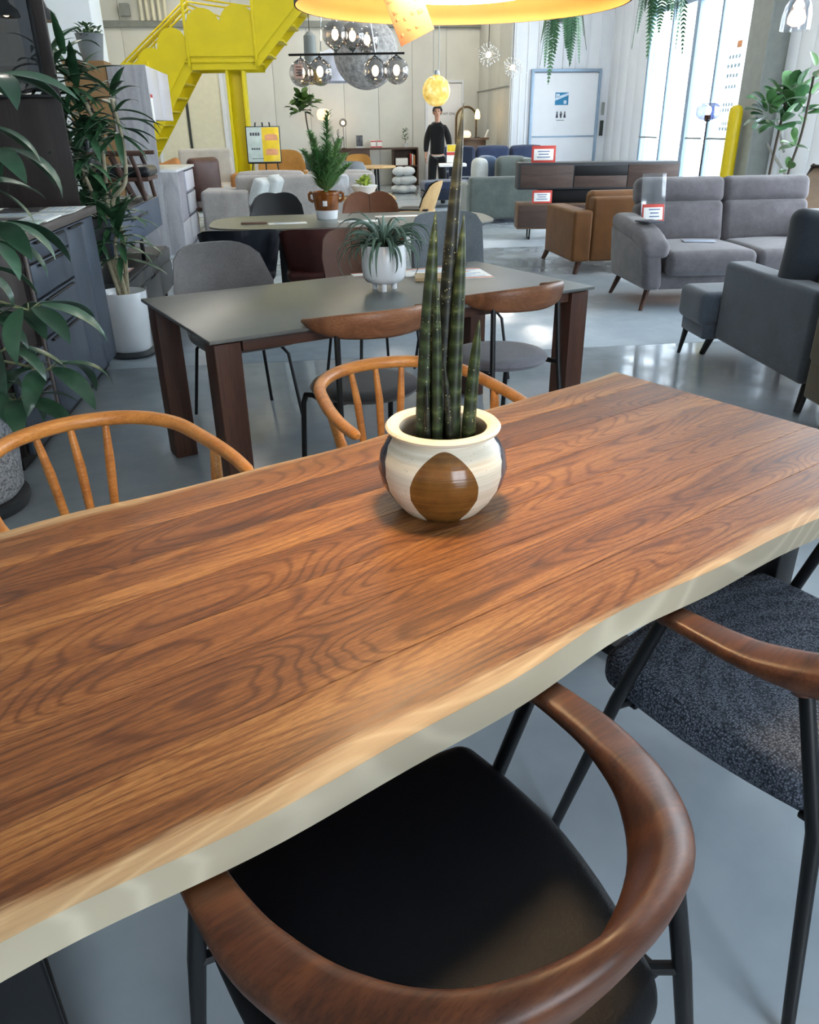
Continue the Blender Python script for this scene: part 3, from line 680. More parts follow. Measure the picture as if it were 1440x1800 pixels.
# ================================================================== grey ceramic table and its chairs
A2 = R(31.2); C2 = Vector((-.154, 3.556, 0)); U2 = Vector((math.cos(A2), math.sin(A2), 0)); N2 = Vector((-math.sin(A2), math.cos(A2), 0))
def T2(u, n, z=0): return C2 + U2 * u + N2 * n + Vector((0, 0, z))
CERAM = plain('grey_ceramic', '5c605e', .32, 0, .06, 3, .03, 40); DWAL = wood('dark_walnut', '2a1812', '4a2e22', '64432f', 'z', 1.0, .5, rings=10, contrast=.5)
DWALX = wood('dark_walnut_x', '2a1812', '4a2e22', '64432f', 'x', 1.0, .5, rings=10, contrast=.5)
t2 = thing('ceramic_table', 'dark table with smooth grey ceramic top behind the walnut table', 'table', C2, A2)
MB().rbox((0, 0, .713), (1.82, .93, .014), .003, n=2).build('tabletop', CERAM, t2)
MB().rbox((0, 0, .7045), (1.79, .90, .005), .001, n=1).build('underlay', BLACK, t2)
for sx in (-1, 1):
    for sy in (-1, 1): MB().rbox((sx * (.895 - .055), sy * (.45 - .06), .35), (.10, .115, .70), .004).build('leg', DWAL, t2)
    MB().rbox((0, sx * .425, .68), (1.56, .022, .042), .003).build('apron', DWALX, t2)
    MB().rbox((sx * .84, 0, .68), (.022, .66, .042), .003).build('apron', DWAL, t2)

def metal_legs(t, hx, hy, z, splay=.05, r=.009, mat=None):
    for sx in (-1, 1):
        for sy in (-1, 1):
            MB().tube([(sx * hx * .55, sy * hy * .6, z), (sx * hx * .9, sy * hy * .95, z - .012), (sx * (hx + .01), sy * (hy + .01), z - .05), (sx * (hx + splay), sy * (hy + splay), 0)], r, 8).build('leg', mat or BLACK, t)
def shell_chair(label, mat, loc, rz, w=.48, z1=.84, curve=.10, tilt=.28, rtop=.5, taper=.1, seatw=.47, group=None, z0=.43, bk=-.19, notch=0, thick=.035, seatmat=None, legs=True, legmat=None):
    t = thing('dining_chair', label, 'chair', loc, rz, group)
    MB().cpanel(w, z0, z1, curve, thick, tilt, rtop, taper, M=Mloc(0, bk, 0), notch=notch).build('backrest', mat, t, 60)
    MB().rbox((0, .01, .44), (seatw, .46, .06), .029, (0, 0, .012), n=4, m=8, shape=lambda o, h: (o[0] * (1 - .10 * abs(o[1] / h[1]) ** 3), o[1] * (1 - .10 * abs(o[0] / h[0]) ** 3), o[2])).build('seat', seatmat or mat, t, 60)
    if legs: metal_legs(t, .17, .17, .412, mat=legmat)
    return t
TAUPE = fabric('taupe_grey_fabric', '6b6867', 260, .10, .2); TERRA = leather('chestnut_leather', '53301d', .65, 200, .15, .10)
shell_chair('rounded grey fabric chair at the left end of the ceramic table', TAUPE, Vector((-.85, 3.94, 0)), A2 + R(180), .50, .865, .11, .30, .45, .12)
shell_chair('chestnut leather chair behind the white footed pot', TERRA, Vector((-.19, 4.50, 0)), A2 + R(180), .43, .865, .07, .22, .30, .05)
SLATE = fabric('slate_fabric', '62686c', 260, .10, .2)
shell_chair('tall slate grey chair on the far side of the ceramic table', SLATE, Vector((.33, 4.72, 0)), A2 + R(170), .46, .93, .04, .16, .15, .0)

def crest_chair(label, seatmat, loc, rz):
    t = thing('crest_chair', label, 'chair', loc, rz, 'metal chairs with wooden crests')
    pts = [(.245, .02, .735), (.235, -.07, .735), (.17, -.165, .738), (0, -.225, .742)]; pts += [(-x, y, z) for x, y, z in reversed(pts[:-1])]
    sp = smooth_path(pts, 7); n = len(sp) - 1; wh = []
    for i in range(n + 1):
        f = math.sin(math.pi * i / n); wh.append((.022 + .010 * f, .018 + .092 * f ** 1.3, .25 * f))
    MB().sweep(sp, wh, 14, 2.3).build('crest', wood('light_walnut_crest', '4e3020', '7c5136', '9a6d4c', 'x', 1.0, .42, rings=14, contrast=.5), t, 60)
    MB().lathe([(.001, -.03), (.16, -.028), (.212, -.012), (.222, .004), (.212, .018), (.16, .026), (.001, .022)], 40, (0, .02, .445)).build('seat', seatmat, t, 60)
    for sg in (-1, 1):
        MB().tube([(sg * .185, -.145, .72), (sg * .195, -.165, .43), (sg * .215, -.215, 0)], .0115, 10).build('leg', BLACK, t)
        MB().tube([(sg * .195, -.16, .425), (sg * .195, .10, .415), (sg * .20, .165, .40), (sg * .205, .185, .36), (sg * .215, .215, 0)], .0115, 10).build('leg', BLACK, t)
    MB().tube([(-.195, -.05, .412), (.195, -.05, .412)], .009, 8).build('cross_bar', BLACK, t)
    return t
CHAR = fabric('charcoal_felt', '23252a', 300, .1, .2); LILAC = fabric('light_grey_felt', '6d6e78', 300, .1, .2)
crest_chair('black metal chair with walnut crest and charcoal seat at the ceramic table', CHAR, Vector((-.165, 3.03, 0)), A2 + R(-2))
crest_chair('black metal chair with walnut crest and pale grey seat', LILAC, Vector((.425, 3.45, 0)), A2 + R(4))

# things on the ceramic table
ap = thing('footed_pot', 'white footed pot on the ceramic table', 'plant pot', Vector((-.10, 3.62, .72)))
MB().lathe([(.001, .030), (.055, .030), (.082, .040), (.096, .062), (.100, .10), (.101, .195), (.099, .198), (.096, .195), (.094, .16), (.001, .155)], 40).build('bowl', WHITEP, ap, 50)
for k in range(3): a = k * 2.094 + .5; MB().tube([(.05 * math.cos(a), .05 * math.sin(a), .036), (.05 * math.cos(a), .05 * math.sin(a), 0)], .013, 12).build('foot', WHITEP, ap)
MB().lathe([(.001, .15), (.095, .15), (.095, .162), (.001, .17)], 24).build('soil', SOIL, ap)
AIRM = leafmat('air_plant_green', '33473c', '5f7a68', .55)
av = thing('air_plant', 'curly grey green air plant in the white footed pot', 'plant', Vector((-.10, 3.62, .88)))
for k in range(84):
    a = rnd.uniform(0, 2 * math.pi); ln = rnd.uniform(.15, .235); el = rnd.uniform(.5, 1.5); P = []; p = Vector((.02 * math.cos(a), .02 * math.sin(a), .005)); n_ = 12; e = el; droop = rnd.uniform(2.2, 4.0)
    for i in range(n_ + 1):
        P.append(p.copy()); p = p + Vector((math.cos(a) * math.cos(e), math.sin(a) * math.cos(e), math.sin(e))) * (ln * 1.35 / n_); e -= droop / n_ * (.5 + i / n_); a += rnd.uniform(-.05, .05)
        if math.hypot(p.x, p.y) < .112 and p.z < .045 and i > 6: e = max(e, -.2)
    MB().tube(P, [.0095 * (1 - (i / n_) ** 2) + .0008 for i in range(n_ + 1)], 6, flat=.35).build('leaf', AIRM, av, 60)
def sheet(name, label, cat, loc, rz, sx, sy, mat, th=.0015, group=None, border=None, lines=0, lay=0):
    t = thing(name, label, cat, loc, rz, group)
    MB().rbox((0, 0, th / 2), (sx, sy, th), .0004, n=1, m=1).build('page', mat, t)
    if border: MB().rbox((0, sy * .43, th + .0003), (sx * .98, sy * .1, .0006), .0002, n=1, m=1).build('border', border, t); MB().rbox((0, -sy * .43, th + .0003), (sx * .98, sy * .1, .0006), .0002, n=1, m=1).build('border', border, t)
    if lines:
        lb = MB()
        for i in range(lines): lb.rbox((-sx * .08 * (i % 3), sy * (.3 - .6 * i / max(1, lines - 1)), th + .0003), (sx * (.7 - .15 * (i % 3)), sy * .035, .0005), .0001, n=1, m=1)
        lb.build('print', plain('pale_blue_ink', '9fb4d6', .7), t)
    return t
sheet('price_sheet', 'white price sheet with red border at the corner of the ceramic table', 'paper', T2(.63, .16, .72), A2 + R(-20), .21, .297, PAPER, border=plain('orange_red_print', 'd9967c', .6), lines=7)
sheet('price_sheet', 'white leaflet lying beside the tan sample board', 'paper', T2(.53, .30, .722), A2 + R(-8), .297, .21, PAPER, border=plain('orange_red_print', 'd9967c', .6), lines=6)
sheet('white_card', 'small blank white card beside the tan sample board', 'paper', T2(.40, .265, .7205), A2 + R(-30), .11, .12, PAPER, th=.006)
b_ = MB().rbox((0, 0, .008), (.20, .15, .016), .002).build('sample_board', wood('tan_sample', 'a58d66', 'b79f78', 'c4ae88', 'x', 1, .6, contrast=.3)); b_.location = T2(.42, .12, .721); b_.rotation_euler = (0, 0, A2 + R(-32)); tag(b_, 'tan wood sample board lying on the ceramic table', 'sample board')
sheet('price_sheet', 'red edged price sheet behind the snake plant on the ceramic table', 'paper', T2(.26, .41, .7205), A2 + R(-15), .26, .1, PAPER, border=RED)

# ================================================================== boat shaped table behind
A3 = RA; C3 = Vector((-.43, 6.68, 0))
def T3(u, n, z=0): return C3 + E1 * u + E2 * n + Vector((0, 0, z))
OLIVE = plain('olive_grey_top', '6c6f68', .35, 0, .04, 3)
t3 = thing('boat_table', 'long olive grey table with tapered ends behind the ceramic table', 'table', C3, A3)
out = []
for i in range(40):
    a = 2 * math.pi * i / 40; c, s_ = math.cos(a), math.sin(a); out.append((1.13 * math.copysign(abs(c) ** .42, c) * (1 - .06 * abs(s_) ** 3), .53 * math.copysign(abs(s_) ** .55, s_)))
MB().prism(out, .708, .72).build('tabletop', OLIVE, t3, 20)
MB().rbox((0, 0, .675), (1.7, .42, .06), .004).build('frame', BLACK, t3)
for sx in (-1, 1): MB().rbox((sx * .55, 0, .34), (.10, .36, .64), .006).build('leg', BLACK, t3); MB().rbox((sx * .55, 0, .012), (.16, .62, .024), .004).build('foot', BLACK, t3)
BLK2 = leather('midnight_leather', '11161f', .4, 200, .12); BURG = leather('burgundy_leather', '4a2622', .4, 200, .12)
shell_chair('midnight black wing-backed chair with its back to us at the olive table', BLK2, Vector((-1.19, 5.86, 0)), A3 + R(3), .52, .765, .13, .22, .10, .22, bk=-.17)
shell_chair('burgundy leather chair with its back to us at the olive table', BURG, Vector((-.635, 5.86, 0)), A3 + R(-2), .48, .765, .13, .20, .12, .22, bk=-.17)
bf = shell_chair('black butterfly-back chair facing us at the olive table', plain('black_hide', '17191d', .5), Vector((-1.17, 7.50, 0)), A3 + R(180), .56, .86, .10, .25, .75, -.05, notch=.012)
bf2 = shell_chair('brown butterfly-back chair facing us at the olive table', leather('saddle_leather', '6a4128', .55, 200, .1), Vector((-.30, 7.50, 0)), A3 + R(180), .60, .86, .10, .25, .75, -.05, notch=.03)
for q, o in ((bf, -1), (bf2, 1)):
    for k in (-1, 0, 1): MB().tube([(k * .10, -.180 + .10 * (k * .36) ** 2, .47), (k * .10, -.222, .62), (k * .13, -.258, .76), (k * .15, -.28, .83)], .0035, 6).build('seam', BLACK, q)
fp = thing('glazed_flowerpot', 'brown and white glazed flowerpot on the olive table', 'plant pot', T3(-.20, .10, .72))
MB().lathe([(.001, 0), (.080, 0), (.084, .004), (.092, .07)], 32).build('white_base', WHITEP, fp)
AMBER = plain('amber_glaze', '7a4518', .18, 0, .18, 14)
MB().lathe([(.001, .07), (.0925, .07), (.105, .15), (.108, .185), (.116, .19), (.116, .205), (.106, .21), (.098, .2), (.09, .18), (.001, .178)], 32).build('bowl', AMBER, fp)
for sg in (-1, 1): MB().tube([(sg * .105, 0, .13), (sg * .135, 0, .15), (sg * .138, 0, .19), (sg * .112, 0, .205)], .012, 8).build('handle', AMBER, fp)
MB().rbox((-.002, -.104, .125), (.035, .004, .04), .001, n=1, m=1).build('sticker', PAPER, fp)
FERN = leafmat('fern_green', '4a8246', '94bd78', .6)
def plume(n_, ln, rad, lean, seed):
    """foxtail fern plume: short needles round a stem"""
    r_ = random.Random(seed); mb = MB(); P = []
    for i in range(13): f = i / 12; P.append((lean[0] * f ** 1.5, lean[1] * f ** 1.5, ln * f))
    mb.tube(P, [.004 * (1 - f / 14) for f in range(13)], 5)
    for i in range(n_):
        f = .12 + .88 * i / n_; k = min(11, int(f * 12)); g = f * 12 - k; p = Vector(P[k]).lerp(Vector(P[k + 1]), g); a = r_.uniform(0, 6.283); l_ = rad * (1.15 - .72 * f * f) * r_.uniform(.7, 1.1); d = Vector((math.cos(a), math.sin(a), .55)).normalized(); s_ = d.cross(Vector((0, 0, 1))).normalized() * .0055
        mb.add([p + s_, p + d * l_ * .6 + s_ * .9, p + d * l_, p + d * l_ * .6 - s_ * .9, p - s_], [(0, 1, 2, 3, 4)])
    return mb
ff = thing('foxtail_fern', 'bushy green foxtail fern in the brown and white flowerpot', 'plant', T3(-.20, .10, .90))
for k, (ln, lx, ly) in enumerate([(.60, .05, 0), (.46, -.10, .02), (.40, .13, .03), (.33, -.17, .0), (.38, .03, .12), (.30, .18, -.04), (.34, -.06, -.1), (.28, .08, -.12), (.27, -.12, .12), (.22, .2, .1)]):
    plume(360, ln, .110, (lx, ly), k).build('plume', FERN, ff, 0)
sheet('sample_swatches', 'brown and dark fabric swatches on the olive table', 'swatches', T3(-.78, -.13, .72), A3, .2, .06, plain('swatch_brown', '6d5245', .8), th=.012)
sheet('leaflet', 'white leaflet beside the fabric swatches on the olive table', 'paper', T3(-.52, -.16, .7205), A3 + R(6), .3, .12, PAPER, lines=4)
sheet('leaflet', 'white leaflet in front of the brown and white flowerpot', 'paper', T3(.04, -.14, .7205), A3, .33, .14, PAPER, lines=4)
sheet('leaflet', 'pale leaflet with orange edge near the right end of the olive table', 'paper', T3(.38, .16, .7205), A3, .36, .16, PAPER, border=TAGM)

# ================================================================== left side: kitchen units, sideboards, planters
LW = RA + R(90)                                    # local x runs away from us, local y to the left
BLUEB = wood('blue_black_ash', '353d49', '47515f', '566272', 'z', 1.0, .5, rings=8, contrast=.25, fine=.3); DKW = wood('smoked_oak', '1d1715', '2d2422', '3f3431', 'z', 1.0, .5, rings=10, contrast=.5)
DKX = wood('smoked_oak_x', '4a4240', '5e5552', '736a66', 'x', 1.0, .45, rings=10, contrast=.4)
def bars(t, x0, x1, z, name='handle'):
    MB().rbox(((x0 + x1) / 2, -.022, z), (x1 - x0, .016, .010), .003).build(name, BLACK, t)
kc = thing('kitchen_counter', 'blue black kitchen counter unit with bar-handled drawers on the left', 'cabinet', Vector((-1.92, 5.04, 0)), LW)
MB().rbox((-.90, .235, .50), (1.80, .43, .86), .003, m=1).build('carcass', DKW, kc)
MB().rbox((-.90, .25, .03), (1.78, .40, .06), .003, m=1).build('plinth', BLACK, kc)
MB().rbox((-.88, .215, .958), (1.86, .49, .044), .004).build('countertop', DKX, kc)
FR = .02
def front(x0, x1, z0, z1, handle=None, nm='drawer'):
    d = MB().rbox(((x0 + x1) / 2, -FR / 2 + .012, (z0 + z1) / 2), (x1 - x0 - .006, FR, z1 - z0 - .007), .002, n=1).build(nm, BLUEB, kc)
    if handle: bars(d, x0 + handle, x1 - handle, z1 - .014)
front(-.285, 0, .07, .928, None, 'door'); front(-.61, -.285, .07, .928, .02, 'door')
front(-1.30, -.61, .832, .928, .10); front(-1.30, -.61, .668, .826, .10); front(-1.30, -.61, .485, .662, .10); front(-1.30, -.61, .07, .478, .06)
front(-1.79, -1.36, .07, .30, .06); front(-1.79, -1.36, .31, .47, .06)
MB().rbox((-1.58, .02, .70), (.42, .012, .44), .002, n=1).build('recess_panel', DKW, kc)
MB().rbox((-1.33, -.004, .50), (.03, .012, .86), .002, n=1).build('divider', DKX, kc)
MB().rbox((-1.6, .0, .925), (.38, .012, .012), .002, n=1).build('metal_edge', CHROME, kc)
hu = thing('hutch', 'dark smoked oak hutch with black framed glass standing on the counter', 'cabinet', Vector((-1.92, 5.04, .980)), LW)
MB().rbox((.0, .345, .29), (.022, .60, .58), .002, n=1).build('end_panel', DKW, hu)
MB().rbox((0, .075, .95), (.026, .06, .74), .002, n=1).build('stile', DKW, hu)
MB().rbox((-.006, .345, .588), (.05, .60, .018), .002, n=1).build('ledge', BLACK, hu)
fm = MB().rbox((-.002, .118, .96), (.024, .024, .74), .002, n=1).rbox((-.002, .63, .96), (.024, .024, .74), .002, n=1).rbox((-.002, .37, 1.325), (.024, .53, .024), .002, n=1).build('glass_frame', BLACK, hu)
MB().rbox((0, .374, .96), (.005, .49, .70), .001, n=1, m=1).build('glass_pane', thin_glass('smoked_pane', (.30, .31, .33, 1), .04), hu)
MB().rbox((.22, .65, .67), (.46, .02, 1.34), .002, n=1).build('back_panel', DKW, hu)
MB().rbox((.23, .36, 1.345), (.48, .62, .018), .002, n=1).build('top_panel', DKW, hu)
for k, (lx, ly, sx, sy, rz, lab) in enumerate([(-.20, .10, .30, .21, 4, 'white catalogue at the far end of the dark countertop'), (-.52, .20, .30, .42, -6, 'open grey and white brochure spread in the middle of the countertop'), (-.72, .07, .42, .15, 2, 'long white leaflet along the countertop edge'), (-1.12, .14, .42, .30, 5, 'pale green price chart on the countertop beside the big leaves'), (-.30, .30, .26, .2, 12, 'dark sample binder against the hutch')]):
    p = Vector((-1.92, 5.04, .9805)) + E2 * lx - E1 * ly
    sheet('catalogue', lab, 'paper', p, LW + R(rz), sx, sy, PAPER if k in (0, 2) else plain('grey_print%d' % k, ('', 'b8bcb8', '', 'aebdb2', '3c3a3a')[k], .6), th=.004 + .002 * k, lines=0 if k == 4 else 5)

# sideboards
TV = Vector((-2.0, 6.1, 0)); SB = plain('blue_grey_lacquer', '3c4a60', .4, 0, .03); SBD = plain('charcoal_lacquer', '262b33', .4, 0, .03); SBT = plain('charcoal_top', '2b2e30', .5, 0, .05)
def sideboard(name, label, z0, x0, x1, h, mat, legs, slots, fronts, dep=.42, leg_h=0):
    t = thing(name, label, 'sideboard', TV + Vector((0, 0, z0)), LW)
    MB().rbox(((x0 + x1) / 2, dep / 2 + .012, leg_h + h / 2), (x1 - x0, dep, h), .004, n=1).build('body', SBT, t)
    for a, b, c, d in fronts: MB().rbox(((a + b) / 2, .004, leg_h + (c + d) / 2), (b - a - .006, .02, d - c - .006), .002, n=1).build('door', mat, t)
    for a, b, c in slots: MB().rbox(((a + b) / 2, -.008, leg_h + c), (b - a, .008, .022), .002, n=1).build('handle', BLACK, t)
    for lx in legs:
        for ly in (.06, dep - .05): MB().rbox((lx, ly, leg_h / 2), (.03, .03, leg_h), .003, n=1).build('leg', BLACK, t)
    return t
sideboard('sideboard', 'low charcoal sideboard with chamfered drawers standing on the floor on the left', 0, -.64, 1.29, .36, SBD, (-.5, .3, 1.15), ((-.5, .2, .25), (.4, 1.2, .25)), ((-.64, -.0, .02, .24), (-.64, -.0, .25, .35), (0, .65, .02, .24), (0, .65, .25, .35), (.65, 1.29, .02, .24), (.65, 1.29, .25, .35)), leg_h=.09)
sideboard('sideboard', 'blue grey sideboard on legs stacked on the charcoal one', .451, -.85, 1.12, .25, SB, (-.62, .42), ((-.16, .5, .17),), ((-.85, -.19, .01, .245), (-.19, 1.12, .01, .245)), leg_h=.185)
sheet('price_sheet', 'red and white price sheet on the charcoal sideboard', 'paper', TV + E2 * -.1 - E1 * .12 + Vector((0, 0, .4515)), LW, .25, .1, PAPER, border=RED)
lc = thing('lounge_chair', 'low walnut framed chair with dark leather seat on the blue grey sideboard', 'chair', TV + E2 * .72 - E1 * .18 + Vector((0, 0, .889)), RA)
for ly in (-.20, .20):
    MB().rbox((-.02, ly, .325), (.42, .055, .028), .004).build('armrest', DWALX, lc)
    MB().tube([(-.02, ly, .31), (.09, ly, 0)], .021, 8).build('leg', DWAL, lc); MB().tube([(.10, ly, .31), (.13, ly, .20), (.155, ly, .0)], .014, 8).build('leg', DWAL, lc)
    MB().tube([(-.19, ly, .33), (-.14, ly, 0)], .014, 8).build('leg', DWAL, lc)
MB().rbox((.03, 0, .20), (.34, .38, .075), .034, (0, 0, .012), n=4).build('seat', leather('ebony_leather', '23262a', .3, 200, .1), lc)
MB().rbox((-.17, 0, .36), (.06, .38, .26), .028, (.01, 0, 0), n=4).build('backrest', MATS['ebony_leather'], lc)
MB().rbox((.02, 0, .15), (.34, .40, .03), .004).build('frame', DWALX, lc); lc.scale = (1.22, 1.1, 1.04)

# grey kitchen board
GU = Vector((-2.72, 10.0, 0)) + E2 * .14; GREYW = wood('grey_ash', '8b8b90', 'a3a3a8', 'b7b7ba', 'z', 1.0, .55, rings=14, contrast=.7); GREYL = plain('pale_grey_lacquer', 'c9c9d2', .3, 0, .02)
gk = thing('kitchen_board', 'tall grey wood-grained kitchen board unit with open niche', 'cabinet', GU, LW)
MB().rbox((.01, .405, 1.03), (.02, .43, 2.06), .002, n=1).build('side_panel', GREYW, gk); MB().rbox((.01, .095, .47), (.02, .19, .94), .002, n=1).build('side_panel', GREYW, gk)
MB().rbox((.87, .3, .95), (1.74, .6, .03), .003, n=1).build('countertop', plain('pale_stone', 'd3d4d6', .3), gk)
MB().rbox((.88, .32, .47), (1.70, .56, .92), .003, n=1).build('base', plain('niche_grey', '8e8d95', .5), gk)
MB().rbox((.88, .42, 1.78), (1.72, .40, .55), .003, n=1).build('upper_body', GREYW, gk)
MB().rbox((.88, .615, 1.25), (1.72, .02, .58), .003, n=1).build('niche_back', GREYW, gk)
for a, b in ((.02, .88), (.88, 1.74)): MB().rbox(((a + b) / 2, .205, 1.78), (b - a - .006, .02, .55), .002, n=1).build('door', GREYL, gk)
for z0, z1 in ((.66, .92), (.38, .65), (.06, .37)): d = MB().rbox((1.3, .03, (z0 + z1) / 2), (.84, .02, z1 - z0 - .03), .002, n=1).build('drawer', GREYL if z0 > .5 else GREYW, gk); MB().rbox((1.3, .028, z1 - .008), (.84, .01, .014), .002, n=1).build('finger_pull', INK, d)
MB().rbox((.45, .03, .20), (.8, .02, .3), .002, n=1).build('drawer', GREYW, gk)
MB().rbox((.12, .19, 1.62), (.14, .006, .30), .001, n=1).build('price_card', PAPER, gk); MB().rbox((.12, .186, 1.75), (.14, .004, .035), .001, n=1).build('price_card_band', RED, gk)
MB().lathe([(.001, 0), (.03, 0), (.03, .012), (.001, .012)], 16, M=Mloc(.25, .6, 1.08, 0, R(90))).build('socket_cover', WHITEP, gk)
tc = thing('tan_cupboard', 'tall plain tan cupboard beside the grey kitchen board', 'cabinet', GU, LW)
MB().rbox((.18, .86, 1.05), (.40, .46, 2.10), .004, n=1).build('body', plain('tan_board', '84633c', .6, 0, .04), tc); MB().rbox((-.03, .86, 1.05), (.016, .44, 2.0), .003, n=1).build('door', plain('tan_board', '9a7446', .6), tc)
gp = thing('bucket_planter', 'grey bucket of small leaves on top of the tan cupboard', 'plant pot', GU + E2 * .16 - E1 * .78 + Vector((0, 0, 2.10)))
MB().lathe([(.001, 0), (.11, 0), (.15, .26), (.158, .27), (.15, .272), (.14, .25), (.001, .245)], 24).build('pot', plain('zinc_grey', '777c7e', .5, .2), gp)

# ------------------------------------------------------------------ leaves
def leaf_mesh(name, ln, wd, droop, fold, mat, n=8, tip=1.0, base=.0, mid=.45):
    """strip leaf along +x, drooping towards -z, folded along its midrib; closed two-sided thickness"""
    top = []; e = 0.0; p = Vector((0, 0, 0))
    for i in range(n + 1):
        f = i / n; w = wd / 2 * max(.02, (math.sin(math.pi * min(1, (f + base) / (1 + base)) ** (math.log(.5) / math.log(mid)))) ** tip)
        c, s_ = math.cos(e), math.sin(e)
        top.append(((p.x, -w, p.z + fold * w), (p.x, 0, p.z), (p.x, w, p.z + fold * w)))
        p = p + Vector((c, 0, s_)) * (ln / n); e -= droop / n * (.4 + 1.2 * f)
    vs = [q for r in top for q in r]; k = len(vs); vs += [(x, y, z - .0012) for x, y, z in vs]; fs = []
    for i in range(n):
        for j in range(2):
            a = i * 3 + j; fs.append((a, a + 3, a + 4, a + 1)); fs.append((k + a, k + a + 1, k + a + 4, k + a + 3))
    for i in range(n):
        a = i * 3; fs.append((a, k + a, k + a + 3, a + 3)); a += 2; fs.append((a, a + 3, k + a + 3, k + a))
    me = bpy.data.meshes.new(name); me.from_pydata(vs, [], fs); me.update(); me.polygons.foreach_set('use_smooth', [True] * len(me.polygons)); me.set_sharp_from_angle(angle=R(60)); me.materials.append(mat)
    return me
def place(me, parent, p, az, el, s=1.0, roll=0.0, name='leaf'):
    M = Matrix.Translation(p) @ Matrix.Rotation(az, 4, 'Z') @ Matrix.Rotation(-el, 4, 'Y') @ Matrix.Rotation(roll, 4, 'X') @ Matrix.Scale(s, 4)
    return inst(me, name, parent, M)

SCH = leafmat('glossy_dark_leaf', '1e3b2c', '456a50', .28)
sch_leaves = [leaf_mesh('umbrella_leaf%d' % k, .24, .072, d, .25, SCH, 9, .8, .05, .5) for k, d in enumerate((.9, 1.3, 1.7))]
STEM = plain('pale_green_stem', '8a9068', .5); BARK = plain('grey_bark', '6f6353', .8, 0, .1, 30); BARKL = plain('pale_cane', 'a39a80', .8, 0, .12, 40)
um = thing('umbrella_tree', 'umbrella plant with long drooping glossy leaves at the left edge', 'plant', Vector((-1.80, 2.88, .42)))
MB().tube(smooth_path([(0, 0, 0), (-.05, .02, .35), (-.02, 0, .7), (.0, 0, 1.05)], 5), .014, 8).build('stem', BARK, um)
wh_ = [(0.499, -0.18, 0.415, 0.21), (0.391, -0.22, 0.283, 0.49), (0.486, -0.13, 0.187, 0.33), (0.383, -0.18, 0.091, 0.54), (0.316, -0.18, 0.389, 0.56), (0.506, -0.13, 1.11, 0.06), (0.45, -0.18, 0.969, 0.01), (0.414, -0.23, 0.808, 0.75), (0.495, -0.18, 0.904, 0.23), (0.398, -0.18, 0.631, 0.21), (0.424, -0.13, 0.679, 0.9), (0.232, -0.18, 0.146, 0.42), (0.243, -0.08, 0.526, 0.75)]
for k, (x, y, z, ph) in enumerate(wh_):
    c = Vector((x, y, z)); h = max(.05, z - .18)
    MB().tube(smooth_path([(0, 0, min(h, 1.0)), (x * .5, y * .5, z + .02), tuple(c)], 4), .0045, 6).build('branch', STEM, um)
    for j in range(7):
        az = ph + j * 2 * math.pi / 7 + rnd.uniform(-.15, .15); pl_ = c + Vector((math.cos(az), math.sin(az), .35)) * .045
        MB().tube([tuple(c), tuple(pl_)], .0022, 5).build('leaf_stalk', STEM, um)
        place(sch_leaves[rnd.randrange(3)], um, pl_, az, rnd.uniform(-.45, .05), rnd.uniform(.75, 1.08), rnd.uniform(-.3, .3))
sp = thing('speckled_planter', 'speckled grey stone planter at the left edge', 'plant pot', Vector((-1.80, 2.88, 0)))
t = NT('speckled_terrazzo'); v = t.coords(); vo = t.n('ShaderNodeTexVoronoi', {'Vector': v, 'Scale': 130.0}); t.link(t.ramp(vo.outputs['Color'], [(.25, lin('7d8084')), (.5, lin('a9acb0')), (.8, lin('c6c9cc'))]), t.b.inputs['Base Color']); setp(t.b, .6)
MB().lathe([(.001, .05), (.185, .05), (.21, .08), (.225, .25), (.225, .44), (.215, .445), (.205, .43), (.001, .42)], 40).build('tub', t.m, sp, 50)
MB().lathe([(.001, 0), (.215, 0), (.225, .02), (.225, .045), (.215, .048), (.001, .05)], 40).build('saucer', plain('dark_saucer', '33373b', .5), sp)

DRA = leafmat('dracaena_leaf', '16321d', '44704a', .35)
dl = [leaf_mesh('lance_leaf%d' % k, .27, .052, d, .3, DRA, 7, .75, .08, .4) for k, d in enumerate((.5, 1.0, 1.5))]
dr = thing('dracaena', 'tall dracaena with several pale canes and tufts of dark leaves beside the counter', 'plant', Vector((-1.90, 5.30, .38)))
canes = [[(0, 0, 0), (-.03, .0, .35), (.0, .02, .62), (.02, .02, .95), (-.04, .0, 1.22)], [(.02, .03, 0), (.05, .04, .40), (.03, .03, .6), (.13, .03, .72), (.15, .04, .95), (.12, .05, 1.18)], [(-.03, .02, 0), (-.06, .02, .4), (-.14, .03, .8), (-.20, .0, 1.2), (-.20, -.02, 1.38)], [(0, -.03, 0), (-.05, -.03, .3), (-.05, -.02, .55), (-.10, -.05, .8)], [(.03, -.02, 0), (.01, -.03, .3), (.05, -.02, .44)]]
for c in canes: MB().tube(smooth_path(c, 5), [.016 - .006 * i / ((len(c) - 1) * 5) for i in range((len(c) - 1) * 5 + 1)], 8).build('cane', BARKL, dr)
for (x, y, z, n_, sp_) in [(-.06, 0, 1.22, 34, .30), (.12, .05, 1.17, 30, .26), (-.20, -.02, 1.38, 34, .28), (-.12, -.05, .82, 32, .34), (.04, -.02, .46, 34, .28), (-.18, .02, 1.08, 32, .34), (-.04, .02, .62, 32, .34), (-.06, -.04, .98, 26, .3), (-.12, -.02, .60, 24, .3), (-.10, 0, 1.38, 20, .22)]:
    for j in range(n_):
        az = rnd.uniform(0, 6.283); zz = rnd.uniform(-sp_ * .75, .06); el = .55 + zz * 4 + rnd.uniform(-.45, .45)
        place(dl[rnd.randrange(3)], dr, (x + .012 * math.cos(az), y + .012 * math.sin(az), z + zz), az, max(-.6, el), rnd.uniform(.75, 1.15))
